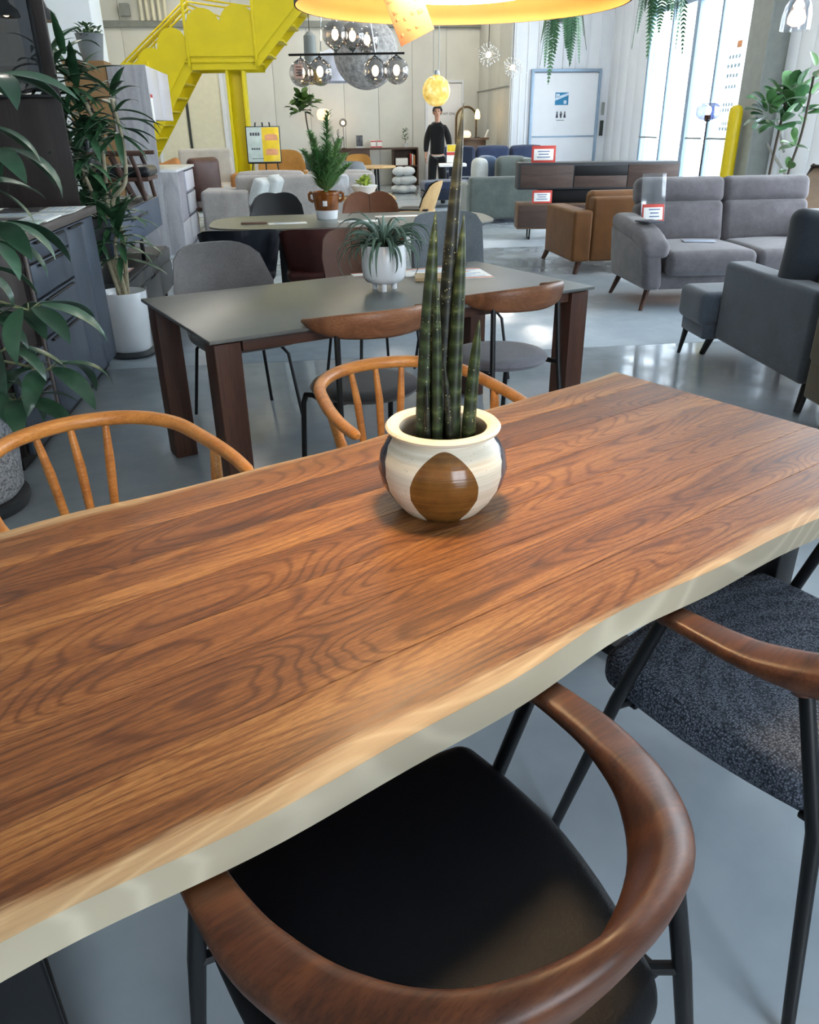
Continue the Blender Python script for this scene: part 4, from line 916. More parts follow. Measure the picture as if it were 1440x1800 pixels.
wp_ = thing('white_planter', 'white cylinder planter of the dracaena at the counter end', 'plant pot', Vector((-1.90, 5.30, 0)))
MB().lathe([(.001, .035), (.12, .035), (.135, .05), (.152, .42), (.15, .428), (.143, .42), (.135, .39), (.001, .385)], 40).build('tub', WHITEP, wp_, 50)
MB().lathe([(.001, 0), (.15, 0), (.16, .012), (.16, .03), (.15, .034), (.001, .035)], 40).build('saucer', plain('dark_saucer', '33373b', .5), wp_)
SML = leafmat('small_leaf', '2c4a2b', '55784a', .5)
sm = leaf_mesh('small_leaf', .07, .04, .7, .2, SML, 4, .8, .1, .5)
bl = thing('creeping_plant', 'small leafy plant spilling from the grey bucket', 'plant', GU + E2 * .16 - E1 * .78 + Vector((0, 0, 2.345)))
for k in range(70):
    az = rnd.uniform(0, 6.283); r_ = rnd.uniform(.02, .15); place(sm, bl, (r_ * math.cos(az), r_ * math.sin(az), rnd.uniform(.0, .13) * (1 - r_ * 3)), az, rnd.uniform(-.3, 1.0), rnd.uniform(.7, 1.2))

# ================================================================== right side: sofas and TV boards
def cush(c, size, r, mat, t, name, puff=(0, 0, .03), n=4, m=8, M=None, shape=None):
    return MB().rbox(c, size, r, puff, n, m, M, shape).build(name, mat, t, 60)
GT = fabric('taupe_velour', '686467', 240, .12, .2, blot=9)
def tag_card(name, label, loc, rz, w=.13, h=.10, tilt=0, stand=True):
    t = thing(name, label, 'price tag', loc, rz)
    M = Matrix.Rotation(tilt, 4, 'X')
    MB().rbox((0, 0, h / 2), (w, .002, h), .0005, n=1, m=1, M=M).build('card', RED, t)
    MB().rbox((0, -.0018, h * .47), (w * .82, .001, h * .66), .0004, n=1, m=1, M=M).build('white_field', PAPER, t)
    lb = MB()
    for i, ww in enumerate((.5, .42, .55)): lb.rbox((0, -.0027, h * (.66 - .17 * i)), (w * ww, .0006, h * .06), .0002, n=1, m=1, M=M)
    lb.build('print', plain('blue_ink', '5f6f9a', .7), t)
    return t
ts = thing('recliner_sofa', 'taupe two-seat sofa with high backs facing us', 'sofa', Vector((2.80, 6.92, 0)), R(4.5))
MB().rbox((0, .0, .235), (1.56, .82, .13), .02).build('base', GT, ts)
for k in (-1, 1):
    cush((k * .375, -.075, .375), (.745, .80, .19), .06, GT, ts, 'seat_cushion', (0, .01, .03))
    M = Mloc(k * .385, .30, .44, 0, R(-12))
    cush((0, 0, .165), (.775, .19, .36), .06, GT, ts, 'back_cushion', (0, .04, 0), M=M)
    cush((0, .0, .43), (.79, .17, .22), .065, GT, ts, 'headrest', (0, .035, 0), M=M)
    MB().rbox((k * .86, -.02, .37), (.16, .86, .40), .05, (.015, 0, 0), 4, 6, shape=lambda o, h, k=k: (o[0] + k * .02 * (o[2] / h[2]), o[1], o[2] - .04 * (1 if o[2] > 0 else 0) * (-o[1] / h[1]))).build('arm', GT, ts, 60)
    MB().rbox((k * .845, -.03, .585), (.23, .86, .125), .058, (.0, 0, .02), 5, 8, shape=lambda o, h, k=k: (o[0], o[1], o[2] + .05 * (o[1] / h[1]) - .05 * max(0, -o[1] / h[1] - .3) ** 2 * 3)).build('arm_pad', GT, ts, 60)
    for y in (-.36, .38): MB().tube([(k * .84, y * .93, .18), (k * .90, y * 1.06, 0)], [.026, .016], 10).build('leg', DWAL, ts)
MB().rbox((0, .42, .44), (1.6, .06, .50), .03).build('back_panel', GT, ts)
rc = sheet('remote_booklet', 'dark folded booklet on the left arm of the taupe sofa', 'booklet', Vector((2.80, 6.92, 0)) + Vector((-.80, -.22, .668)), R(20), .16, .2, plain('dark_booklet', '222a38', .6), th=.008)
sheet('leaflet', 'grey leaflet lying on the taupe sofa seat', 'paper', Vector((2.46, 6.80, .502)), R(-10), .26, .16, plain('grey_leaflet', 'a9b0bd', .5), lines=4)
tp = thing('hanging_price_tag', 'clear sleeve with red and white price card hung over the taupe sofa back', 'price tag', Vector((2.10, 6.985, .63)), R(4.5))
TM = Matrix.Rotation(R(-11), 4, 'X')
MB().rbox((0, -.006, .19), (.205, .003, .40), .001, n=1, m=1, M=TM).build('sleeve', thin_glass('clear_sleeve', (.95, .97, .98, 1), .10, .08), tp)
MB().rbox((0, -.012, .075), (.19, .002, .145), .0005, n=1, m=1, M=TM).build('card', RED, tp)
MB().rbox((0, -.0145, .072), (.165, .001, .10), .0004, n=1, m=1, M=TM).build('white_field', PAPER, tp)
lb = MB()
for i, w in enumerate((.10, .075, .085)): lb.rbox((.01, -.0158, .105 - .028 * i), (w, .0006, .009), .0002, n=1, m=1, M=TM)
lb.build('print', plain('blue_ink', '5f6f9a', .7), tp)

def plain_sofa(name, label, mat, loc, rz, W, dep, armz, backz, seatz, z0, seat_out, legmat, nseat=2, armw=.13, leg=.01, pads=True, backmat=None):
    """sofa facing local +y"""
    t = thing(name, label, 'sofa', loc, rz)
    for k in (-1, 1): MB().rbox((k * (W / 2 - armw / 2), 0, (z0 + armz) / 2), (armw, dep, armz - z0), .03, (.004, 0, 0), 4, 4).build('arm', mat, t, 60)
    MB().rbox((0, -dep / 2 + .09, (z0 + backz) / 2), (W - 2 * armw + .01, .18, backz - z0), .03, n=3).build('back', mat, t, 60)
    w = (W - 2 * armw) / nseat
    MB().rbox((0, seat_out / 2 + .05, (z0 + seatz - .16) / 2), (W - 2 * armw, dep - .12 + seat_out, seatz - .16 - z0), .02).build('base', mat, t)
    for i in range(nseat):
        x = -W / 2 + armw + w * (i + .5)
        cush((x, seat_out / 2 + .08, seatz - .08), (w - .006, dep - .14 + seat_out, .16), .04, mat, t, 'seat_cushion', (0, 0, .015))
        if pads: cush((x, -dep / 2 + .24, (seatz + backz) / 2 + .02), (w - .01, .17, backz - seatz + .06), .06, backmat or mat, t, 'back_cushion', (0, .03, .0))
    for sx in (-1, 1):
        for y in (-dep / 2 + .1, dep / 2 - .1 + seat_out): MB().tube([(sx * (W / 2 - .12), y, z0 + .01), (sx * (W / 2 - .07), y + (.04 if y > 0 else -.03), 0)], [.018 + leg, .009 + leg], 10).build('leg', legmat, t)
    return t
GS = fabric('steel_grey_weave', '535b66', 260, .08, .2)
plain_sofa('grey_sofa', 'steel grey sofa facing away with black tapered legs', GS, Vector((2.86, 4.40, 0)), R(4.4), 1.80, 1.0, .64, .66, .45, .17, .33, BLACK, 2, .16, pads=True)
gso = bpy.data.objects['grey_sofa']
MB().rbox((-.02, .69, .345), (1.96, .38, .21), .05, (0, 0, .01), 4, 6).build('foot_cushion', GS, gso, 60); MB().rbox((-.02, .68, .21), (1.90, .34, .10), .02).build('foot_base', GS, gso)
for sx in (-.95, .9): MB().tube([(sx, .80, .17), (sx - .02, .82, 0)], [.020, .011], 10).build('leg', BLACK, gso)
pw = MB().rbox((0, 0, 0), (.50, .15, .46), .07, (0, .045, 0), 4, 10, shape=lambda o, h: (o[0] * (1 - .05 * (1 - (o[2] / h[2]) ** 2)), o[1], o[2] * (1 - .06 * (1 - (o[0] / h[0]) ** 2)))).build('throw_pillow', fabric('charcoal_velvet', '2a3038', 240, .12, .2), None, 60)
pw.location = (2.25, 4.26, .74); pw.rotation_euler = (R(-10), R(6), R(-6)); tag(pw, 'charcoal throw pillow on the steel grey sofa', 'pillow')
KH = fabric('olive_khaki_fabric', '5a513c', 240, .1, .2)
kh = thing('khaki_sofa', 'olive khaki sofa corner with black legs at the right edge', 'sofa', Vector((1.965, 3.74, 0)), R(4.4))
MB().rbox((.80, -.43, .25), (1.56, .86, .22), .02).build('base', KH, kh); MB().rbox((.80, -.09, .55), (1.56, .18, .40), .04, n=3).build('back', KH, kh)
MB().rbox((.075, -.43, .47), (.15, .86, .30), .04, n=3).build('arm', KH, kh); MB().rbox((1.53, -.43, .47), (.15, .86, .30), .04, n=3).build('arm', KH, kh)
cush((.80, -.52, .42), (1.30, .66, .15), .05, KH, kh, 'seat_cushion')
for x in (.10, 1.5):
    for y in (-.10, -.78): MB().tube([(x, y, .15), (x, y, 0)], [.018, .014], 10).build('leg', BLACK, kh)
TAN = leather('tan_leather', '6b4522', .5, 160, .12, .10)
plain_sofa('tan_sofa', 'tan leather sofa seen from its side behind the taupe sofa', TAN, Vector((2.68, 8.80, 0)), R(8), 2.14, .92, .62, .74, .46, .13, .30, DWAL, 2, .20, .015)
# TV boards stacked at the back right
BW = wood('burnt_walnut', '30241f', '4a3a33', '5f4d43', 'x', 1.0, .5, rings=12, contrast=.5); BWL = wood('light_walnut', '5a4535', '735a46', '8a6f58', 'x', 1.0, .5, rings=12, contrast=.5)
VC = Vector((2.53, 11.15, 0))
tv1 = thing('tv_board', 'brown walnut TV board on a black metal base, lower of the stack', 'tv board', VC, R(-2))
MB().rbox((0, .02, .30), (2.06, .40, .32), .004, n=1).build('body', BWL, tv1)
for k in range(3): MB().rbox((-.68 + .68 * k, -.185, .30), (.66, .02, .28), .003, n=1).build('drawer', BW, tv1)
for x in (-.85, .85):
    MB().tube([(x, -.12, .14), (x, -.12, .012), (x, .16, .012), (x, .16, .14)], .011, 8).build('metal_foot', BLACK, tv1)
tv2 = thing('tv_board', 'dark TV board with slate top on a recessed black plinth, upper of the stack', 'tv board', VC + Vector((0, 0, .462)), R(-2))
MB().rbox((.1, .05, .085), (1.7, .28, .17), .003, n=1).build('plinth', BLACK, tv2)
MB().rbox((0, .02, .33), (2.08, .42, .32), .004, n=1).build('body', plain('slate_board', '2f3236', .5), tv2)
for x, w in ((-.67, .68), (.70, .64)): MB().rbox((x, -.195, .325), (w, .02, .27), .003, n=1).build('drawer', BW, tv2)
MB().rbox((.03, -.19, .39), (.68, .02, .12), .003, n=1).build('open_shelf', BLACK, tv2); MB().rbox((.03, -.195, .26), (.68, .02, .14), .003, n=1).build('drawer', BW, tv2)
tag_card('price_card', 'red framed price card standing on the upper TV board', VC + Vector((-.72, -.08, .953)), R(-2), .31, .20)
tag_card('price_card', 'red framed price card leaning between the two TV boards', VC + Vector((-.72, -.15, .463)), R(-2), .26, .16)
# floor lamp and bollard, right hand trees
fl_ = thing('floor_lamp', 'slim black floor lamp with smoked glass drum shade', 'lamp', Vector((3.02, 8.62, 0)))
MB().lathe([(.001, 0), (.12, 0), (.12, .015), (.02, .02), (.001, .02)], 24).build('base', BLACK, fl_)
MB().tube([(0, 0, .015), (0, 0, 1.41)], .009, 8).build('pole', BLACK, fl_)
MB().lathe([(.02, 1.41), (.075, 1.42), (.112, 1.45), (.118, 1.49), (.112, 1.53), (.075, 1.56), (.03, 1.565)], 24).build('shade', thin_glass('violet_glass', (.42, .46, .66, 1), .12, .05), fl_)
MB().lathe([(.022, 1.40), (.03, 1.41), (.03, 1.455), (.015, 1.46)], 16).build('lamp_socket', BLACK, fl_)
MB().ball((0, 0, 1.50), .028, 12, 8, 1.3).build('bulb', emit('warm_bulb', 'ffd9a8', 14), fl_)
x, y = WXY(6.60, 12.45)
bo = MB().lathe([(.001, 0), (.10, 0), (.10, 1.52), (.09, 1.58), (.06, 1.62), (.001, 1.635)], 28).build('bollard', plain('safety_yellow', 'cdb408', .4, 0, .03)); bo.location = (x, y, 0); tag(bo, 'yellow guard post with rounded top beside the grey steel column', 'bollard')
FID = leafmat('fiddle_leaf', '1f4a30', '5c8a52', .3)
fid = [leaf_mesh('fiddle_leaf%d' % k, .22, .13, d, .22, FID, 7, .6, .12, .62) for k, d in enumerate((.3, .7, 1.1))]
def tree(name, label, loc, trunk, clusters, leaves, potmat, s=1.0, trunkr=.016, potr=.16, poth=.32):
    t = thing(name, label, 'plant', Vector(loc) + Vector((0, 0, poth - .04)))
    tk = [(x, y, z - poth + .04) for x, y, z in trunk]; tk[0] = (0, 0, 0)
    MB().tube(smooth_path(tk, 5), trunkr, 8).build('trunk', plain('dark_trunk', '463c32', .8), t)
    for (x, y, z, n_, r_) in clusters:
        for j in range(n_):
            az = rnd.uniform(0, 6.283); el = rnd.uniform(-.35, 1.1); c = Vector((x, y, z - poth + .04)) + Vector((math.cos(az) * math.cos(el), math.sin(az) * math.cos(el), math.sin(el))) * r_ * rnd.uniform(.2, .8)
            place(leaves[rnd.randrange(len(leaves))], t, c, az, el, s * rnd.uniform(.8, 1.15), rnd.uniform(-.5, .5))
    p = thing('tree_pot', 'pot of the ' + label.split(' ', 1)[1], 'plant pot', loc)
    MB().lathe([(.001, 0), (potr * .8, 0), (potr, poth), (potr * .95, poth), (potr * .9, poth - .03), (.001, poth - .04)], 28).build('tub', potmat, p, 50)
    return t
tree('fiddle_leaf_tree', 'dark fiddle leaf fig tree behind the taupe sofa', (4.04, 9.27, 0), [(0, 0, .3), (-.02, 0, .8), (0, 0, 1.3), (.02, 0, 1.6)], [(-.14, 0, 1.45, 16, .18), (.14, 0, 1.44, 15, .18), (.0, .05, 1.62, 18, .18), (.1, 0, 1.66, 12, .14), (-.05, -.1, 1.36, 10, .14)], fid, WHITEP)
rub = [leaf_mesh('rubber_leaf%d' % k, .15, .075, d, .2, leafmat('rubber_leaf', '33572f', '6f9a5c', .3), 6, .7, .1, .5) for k, d in enumerate((.3, .8))]
tree('rubber_tree', 'thin rubber tree with few leaves at the right edge', (3.62, 7.95, 0), [(0, 0, .3), (.0, 0, .9), (.06, 0, 1.3), (.07, 0, 1.75)], [(.02, 0, 1.18, 9, .10), (.07, 0, 1.58, 3, .06), (.08, 0, 1.80, 5, .06), (0, 0, .98, 3, .06)], rub, WHITEP, 1.0, .012)
sl = thing('sling_chair', 'brown sling chair with dark wood frame at the far right edge', 'chair', Vector((4.27, 8.7, 0)), R(20))
for y in (-.28, .28):
    MB().tube([(-.30, y, 0), (.22, y, .98)], .016, 8).build('frame_rail', DKW, sl); MB().tube([(.30, y, 0), (-.28, y, .50)], .016, 8).build('frame_rail', DKW, sl)
MB().tube([(.21, -.3, .96), (.21, .3, .96)], .016, 8).build('top_bar', DKW, sl); MB().tube([(-.27, -.3, .48), (-.27, .3, .48)], .016, 8).build('front_bar', DKW, sl)
MB().rbox((0, 0, 0), (.78, .54, .012), .004, m=4, M=Mloc(-.03, 0, .70, 0, 0, R(-44))).build('sling', fabric('brown_canvas', '8a735c', 240), sl)

# ================================================================== behind: lounge furniture, stairs, wall pieces
LG = fabric('dove_grey_chenille', 'a09c98', 200, .10, .25); LGP = fabric('pale_dove_fabric', 'c6cccb', 200, .06, .2)
ls = thing('corner_sofa', 'dove grey corner sofa behind the olive table', 'sofa', Vector((-1.57, 12.05, 0)), RA)
MB().rbox((.15, .10, .43), (2.0, .20, .74), .05, n=4).build('back', LG, ls, 60)
cush((-.35, .20, .66), (1.0, .26, .36), .09, LG, ls, 'back_cushion', (0, .02, .02)); cush((.65, .20, .66), (1.0, .26, .34), .09, LG, ls, 'back_cushion', (0, .02, .02))
MB().rbox((-1.0, .2, .34), (.66, .80, .56), .05, n=4).build('arm', LG, ls, 60)
MB().rbox((.15, .55, .27), (2.0, .80, .40), .04, n=3).build('base', LG, ls, 60)
for k in range(2): MB().rbox((0, 0, 0), (.16, .62, .40), .05, (.03, 0, 0), 4, 6, M=Mloc(-.44 + .20 * k, .04 + .12 * k, .58 + .03 * k, R(-28), 0, R(24))).build('loose_cushion', LGP, ls, 60)
MB().rbox((-.30, -.02, .25), (.55, .46, .44), .05, n=3).build('chaise_end', LGP, ls, 60)
BRL = leather('cocoa_leather', '4a2f28', .4, 160, .1); OAKL = wood('pale_oak', 'b08a5a', 'c9a673', 'd8bb8c', 'z', 1, .5, contrast=.4)
wc = thing('oak_lounge_chair', 'oak framed chair with cocoa leather cushions left of the corner sofa', 'chair', Vector((-3.30, 13.0, 0)), R(60))
for k in (-1, 1):
    MB().rbox((k * .33, .0, .55), (.06, .70, .04), .01).build('armrest', OAKL, wc)
    MB().rbox((k * .33, .30, .27), (.05, .06, .54), .01).build('leg', OAKL, wc); MB().rbox((k * .33, -.30, .30), (.05, .06, .60), .01).build('leg', OAKL, wc)
cush((0, .03, .36), (.58, .60, .18), .06, BRL, wc, 'seat'); cush((0, -.28, .72), (.60, .18, .60), .08, BRL, wc, 'backrest', (0, .03, 0), M=Mloc(0, 0, 0, 0, 0))
# pale armchair with tan cushions, yellow armchair
ac = thing('pale_armchair', 'pale grey high-backed armchair by the yellow stair post', 'armchair', Vector((-3.75, 15.9, 0)), R(187))
CRM = fabric('oatmeal_fabric', 'c4bfb6', 200, .06)
MB().rbox((0, -.36, .62), (1.0, .20, .92), .06, n=4).build('backrest', CRM, ac, 60); MB().rbox((0, .02, .30), (1.02, .80, .38), .06, n=4).build('seat', CRM, ac, 60)
for k in (-1, 1): MB().rbox((k * .56, .02, .40), (.16, .84, .50), .06, n=4).build('arm', leather('caramel_leather', 'a8713f', .5, 160, .1), ac, 60)
for i, (dx, dy, z, ry) in enumerate(((-.72, -.7, .93, 25), (-.42, -.85, .88, -20))):
    c_ = MB().rbox((0, 0, 0), (.50, .16, .46), .07, (0, .04, 0), 4, 8).build('leather_cushion', MATS['caramel_leather'], None, 60); c_.location = (-3.75 + dx - .12 * (1 - i), 15.9 + dy, z - .2); c_.rotation_euler = (R(-10), R(ry), R(10)); tag(c_, ('caramel cushion leaning farthest left by the grey kitchen board', 'caramel cushion leaning in front of the pale armchair')[i], 'cushion')
ya = thing('mustard_armchair', 'mustard armchair behind the mirror easel', 'armchair', Vector((-2.45, 16.9, 0)), R(187)); MUS = fabric('mustard_fabric', 'b08040', 200, .08)
MB().cpanel(.95, .3, 1.02, .16, .12, .1, .4, .0, M=Mloc(0, -.34, 0)).build('backrest', MUS, ya, 60); cush((0, .06, .40), (.86, .72, .34), .08, MUS, ya, 'seat')
for k in (-1, 1): MB().rbox((k * .47, .06, .48), (.12, .74, .34), .05, n=3).build('arm', MUS, ya, 60)
metal_legs(ya, .3, .26, .24)
metal_legs(ac, .36, .28, .12)
# easel with framed poster
ez = thing('poster_easel', 'framed yellow and grey poster standing on a black easel', 'easel', Vector((-2.50, 15.2, 0)), R(6)); EM = Mloc(0, 0, .86, 0, R(-12), 0)
MB().rbox((0, 0, .29), (.60, .02, .60), .004, n=1, M=EM).build('frame', BLACK, ez)
ps = MB().rbox((0, -.012, .29), (.57, .006, .57), .001, n=1, m=1, M=EM).build('poster', plain('poster_grey', 'b9c8c4', .3), ez)
MB().rbox((.13, -.016, .29), (.30, .003, .56), .0005, n=1, m=1, M=EM).build('yellow_half', plain('poster_yellow', 'e6c62a', .3), ps)
SALM = plain('poster_peach', 'd89a70', .4)
for z in (.40, .16): MB().rbox((.14, -.019, z), (.22, .003, .09), .001, n=1, m=1, M=EM).rbox((.14, -.019, z + .045), (.15, .003, .03), .001, n=1, m=1, M=EM).build('printed_picture', SALM, ps)
lt = MB()
for k in range(4): lt.rbox((-.21 + .045 * k, -.019, .46), (.032, .002, .05), .0005, n=1, m=1, M=EM); lt.rbox((-.20 + .04 * k, -.019, .22), (.03, .002, .03), .0005, n=1, m=1, M=EM)
for k in range(7): lt.rbox((-.20 + .03 * k, -.019, .06), (.02, .002, .012), .0005, n=1, m=1, M=EM)
lt.build('printed_lettering', INK, ps)
for x0, x1, y1 in ((-.12, -.34, -.05), (.12, .34, -.05), (0, 0, .42)): MB().tube([(x0, .14, 1.50), (x1, y1, 0)], .012, 8).build('leg', BLACK, ez)
MB().rbox((0, -.02, .85), (.56, .06, .02), .004).build('ledge', BLACK, ez)
# yellow stairs
YEL = plain('stair_yellow', 'd6c400', .45, 0, .03, 3); YS = 17.0
st = thing('yellow_staircase', 'bright yellow staircase with scalloped cloud-shaped balustrade', 'staircase', (0, YS, 0), R(2))
Pj = lambda px, py: None
LZ = 2.53
post = MB().rbox((-3.36, .16, 1.20), (.05, .32, 2.40), .003, n=1).rbox((-3.06, .16, 1.20), (.05, .32, 2.40), .003, n=1).rbox((-3.21, .18, 1.20), (.28, .03, 2.40), .003, n=1).build('post', YEL, st)
MB().rbox((-3.42, .45, LZ + .02), (1.36, 1.0, .05), .004, n=1).build('landing', YEL, st)
def sloped(name, a, b, y0, h, th=.03, lift=0):
    """stringer plate between two (x,z) points"""
    (x0, z0), (x1, z1) = a, b
    return MB().prism([(x0, z0), (x1, z1), (x1, z1 + h), (x0, z0 + h)], -th / 2, th / 2, M=Mloc(0, y0, 0, 0, R(90))).build(name, YEL, st)
for y in (0, .95):
    sloped('stringer', (-4.02, LZ - .12), (-2.74, LZ - .12), y, .30); sloped('stringer', (-2.78, LZ - .12), (-.5, LZ + 2.16), y, .38); sloped('stringer', (-5.5, LZ - 2.2), (-4.0, LZ - .12), y, .42)
for k in range(9):
    MB().rbox((-2.62 + .235 * k, .475, LZ + .12 + .235 * k), (.26, .92, .03), .003, n=1).build('tread', YEL, st)
    if k < 8: MB().rbox((-4.12 - .17 * k, .475, LZ - .10 - .235 * k), (.24, .92, .03), .003, n=1).build('tread', YEL, st)
def scallop(name, base, lobes, y):
    pts = list(base)
    for (cx, cz, r_, a0, a1) in lobes:
        for i in range(13): a = R(a0 + (a1 - a0) * i / 12); pts.append((cx + r_ * math.cos(a), cz + r_ * math.sin(a)))
    MB().prism(pts, -.012, .012, M=Mloc(0, y, 0, 0, R(90))).build(name, YEL, st)
for y in (-.04,):
    scallop('cloud_panel', [(-4.02, LZ + .10), (-2.78, LZ + .10)], [(-3.06, LZ + .60, .33, 0, 175), (-3.70, LZ + .55, .32, 5, 180)], y)
    scallop('cloud_panel', [(-2.76, LZ + .10), (-.9, LZ + 1.96)], [(-1.3, LZ + 1.85, .38, 20, 160), (-1.85, LZ + 1.36, .36, 60, 170), (-2.42, LZ + .85, .36, 70, 185)], y)
    scallop('cloud_panel', [(-5.6, LZ - 2.1), (-4.04, LZ + .10)], [(-4.30, LZ + .30, .27, -10, 165), (-4.72, LZ + .0, .25, 60, 170), (-5.16, LZ - .36, .38, 70, 175), (-5.75, LZ - .9, .3, 60, 180)], y)
for x, z in ((-4.03, LZ + .0), (-2.77, LZ + .0), (-1.9, LZ + .9), (-4.8, LZ - 1.0)): MB().rbox((x, -.06, z + .48), (.05, .03, 1.1), .004, n=1).build('baluster', YEL, st)
for y in (.98, 1.02):
    for dz in (.95, .55): MB().tube([(-6.4, y, 1.92 + (dz - .95) * .3 + (y - 1) * 2), (-4.13, y, 3.66 + (dz - .95) * .3 + (y - 1) * 2), (-2.8, y, LZ + dz + .0 + (y - 1) * 2), (-.6, y, LZ + 2.1 + dz)], .02, 8).build('handrail', YEL, st)
for k in range(5): MB().tube([(-5.6 + .36 * k, 1.0, 1.45 + .28 * k), (-5.6 + .36 * k, 1.0, 2.53 + .28 * k)], .016, 8).build('rail_post', YEL, st)

# wall shelf, poufs, small tables and chairs at the back
WALB = wood('shelf_walnut', '3b2a22', '563f33', '6d5344', 'x', 1.0, .5, rings=10, contrast=.4)
sh = thing('console_shelf', 'long low walnut console shelf against the back wall', 'shelf', (*WXY(2.02, 22.42), 0), RA)
MB().rbox((0, 0, .90), (2.15, .36, .04), .004).build('top', WALB, sh); MB().rbox((1.06, 0, .44), (.04, .36, .88), .004).build('side', WALB, sh); MB().rbox((-1.06, 0, .44), (.04, .36, .88), .004).build('side', WALB, sh)
MB().rbox((.42, 0, .44), (.03, .34, .86), .004).build('divider', WALB, sh); MB().rbox((.74, 0, .48), (.64, .34, .03), .004).build('shelf_board', WALB, sh); MB().rbox((.74, .16, .44), (.64, .02, .86), .004).build('back_panel', WALB, sh)
MB().rbox((-.62, 0, .76), (.84, .34, .24), .004).build('drawer_box', WALB, sh)
def bx(name, label, cat, loc, size, mat, rz=RA, r=.004):
    o = MB().rbox((0, 0, size[2] / 2), size, r).build(name, mat); o.location = loc; o.rotation_euler = (0, 0, rz); return tag(o, label, cat)
def W3(a, b, z): x, y = WXY(a, b); return (x, y, z)
fr_ = thing('photo_stand', 'small dark photo on a white stand on the console shelf', 'picture', W3(1.57, 22.4, .922), RA); MB().rbox((0, 0, .17), (.17, .02, .26), .003).build('picture', plain('dark_photo', '53565a', .5, 0, .5, 14), fr_); MB().rbox((0, 0, .02), (.2, .08, .03), .005).build('stand', WHITEP, fr_)
for k, l in enumerate(('red and white box on the console shelf, beside the photo', 'red and white box on the console shelf, nearer the small tree')):
    t = thing('gift_box', l, 'box', W3(1.93 + .16 * k, 22.4, .922), RA); MB().rbox((0, 0, .09), (.13, .1, .18), .004).build('carton', PAPER, t)
    MB().rbox((0, -.002, .155), (.134, .102, .03), .002).build('red_band', RED, t); MB().rbox((0, -.002, .02), (.134, .102, .03), .002).build('red_band', RED, t)
bx('storage_box', 'white box on the lower board of the console shelf', 'box', W3(2.66, 22.38, .497), (.32, .26, .17), PAPER)
for k in range(3): bx('shelf_book', ('red book upright in the console shelf', 'cream book upright beside the red one', 'tan book upright against the shelf side')[k], 'book', W3(2.90 + .05 * k, 22.38, .497), (.035, .2, .28 - .02 * k), (RED, PAPER, TAGM)[k])
cn = thing('conifer_pot', 'white pot of the small conifer on the console shelf', 'plant pot', W3(2.78, 22.4, .922)); MB().lathe([(.001, 0), (.05, 0), (.065, .1), (.06, .1), (.001, .09)], 20).build('tub', WHITEP, cn, 50)
ct = thing('small_conifer', 'small round green tree on the console shelf', 'plant', W3(2.78, 22.4, 1.01)); MB().tube([(0, 0, 0), (0, 0, .1)], .008, 6).build('trunk', BARK, ct)
for j in range(60): az = rnd.uniform(0, 6.28); zz = rnd.uniform(.08, .36); r_ = .07 * math.sin(math.pi * (zz - .04) / .36); place(sm, ct, (r_ * math.cos(az), r_ * math.sin(az), zz), az, rnd.uniform(0, .9), .8)
BOU = fabric('white_boucle', 'dfe4e6', 90, .06, .6)
x0, y0, _ = W3(2.38, 19.6, 0)
for k in range(3):
    t = thing('pouf', ('lumpy white boucle pouf at the bottom of the stack', 'lumpy white boucle pouf in the middle of the stack', 'lumpy white boucle pouf on top of the stack')[k], 'pouf', (x0 + .015 * (k % 2), y0, .19 * k), R(20 * k), 'stacked white poufs')
    for q in range(4): a = q * math.pi / 2; MB().ball((.13 * math.cos(a), .13 * math.sin(a), .095), .17, 18, 10, .58).build('lobe', BOU, t, 60)
rt = thing('round_table', 'round oak table on black legs behind the brown butterfly chair', 'table', (-.62, 16.2, 0)); MB().lathe([(.001, .70), (.44, .70), (.45, .715), (.44, .74), (.001, .74)], 40).build('tabletop', OAKL, rt)
for k in range(4): MB().tube([(.12 * math.cos(k * 1.57 + .5), .12 * math.sin(k * 1.57 + .5), .7), (.14 * math.cos(k * 1.57 + .5), .14 * math.sin(k * 1.57 + .5), 0)], .022, 8).build('leg', BLACK, rt)
shell_chair('mustard chair at the round oak table', MUS, Vector((-.92, 17.0, 0)), R(185), .50, .92, .10, .2, .3)
shell_chair('plain grey chair with its back to us at the round oak table', fabric('mid_grey_fabric', '8d9296', 240), Vector((-.90, 15.5, 0)), R(-12), .56, .86, .10, .25, .25, -.3)
shell_chair('dark green chair beside the back wall tree', fabric('forest_fabric', '4d5a58', 240), Vector((-1.85, 17.6, 0)), R(170), .52, .92, .10, .2, .2)
ct_ = thing('coffee_table', 'low oak coffee table between mustard armchair and green chair', 'table', Vector((-2.35, 18.9, 0)), RA); MB().rbox((0, 0, .70), (1.1, .5, .05), .01).build('tabletop', OAKL, ct_)
for sx in (-.5, .5): MB().rbox((sx, 0, .34), (.05, .4, .68), .01).build('leg', BLACK, ct_)
ws = shell_chair('bent oak shell chair with black pad facing left', OAKL, Vector((.14, 10.3, 0)), R(78), .46, .80, .12, .35, .5, legs=True)
cush((0, .02, .475), (.42, .40, .03), .014, BLACK, ws, 'seat_pad', (0, 0, .005)); MB().cpanel(.40, .50, .80, .09, .02, .35, .5, 0, M=Mloc(0, -.16, 0)).build('back_pad', BLACK, ws, 60)
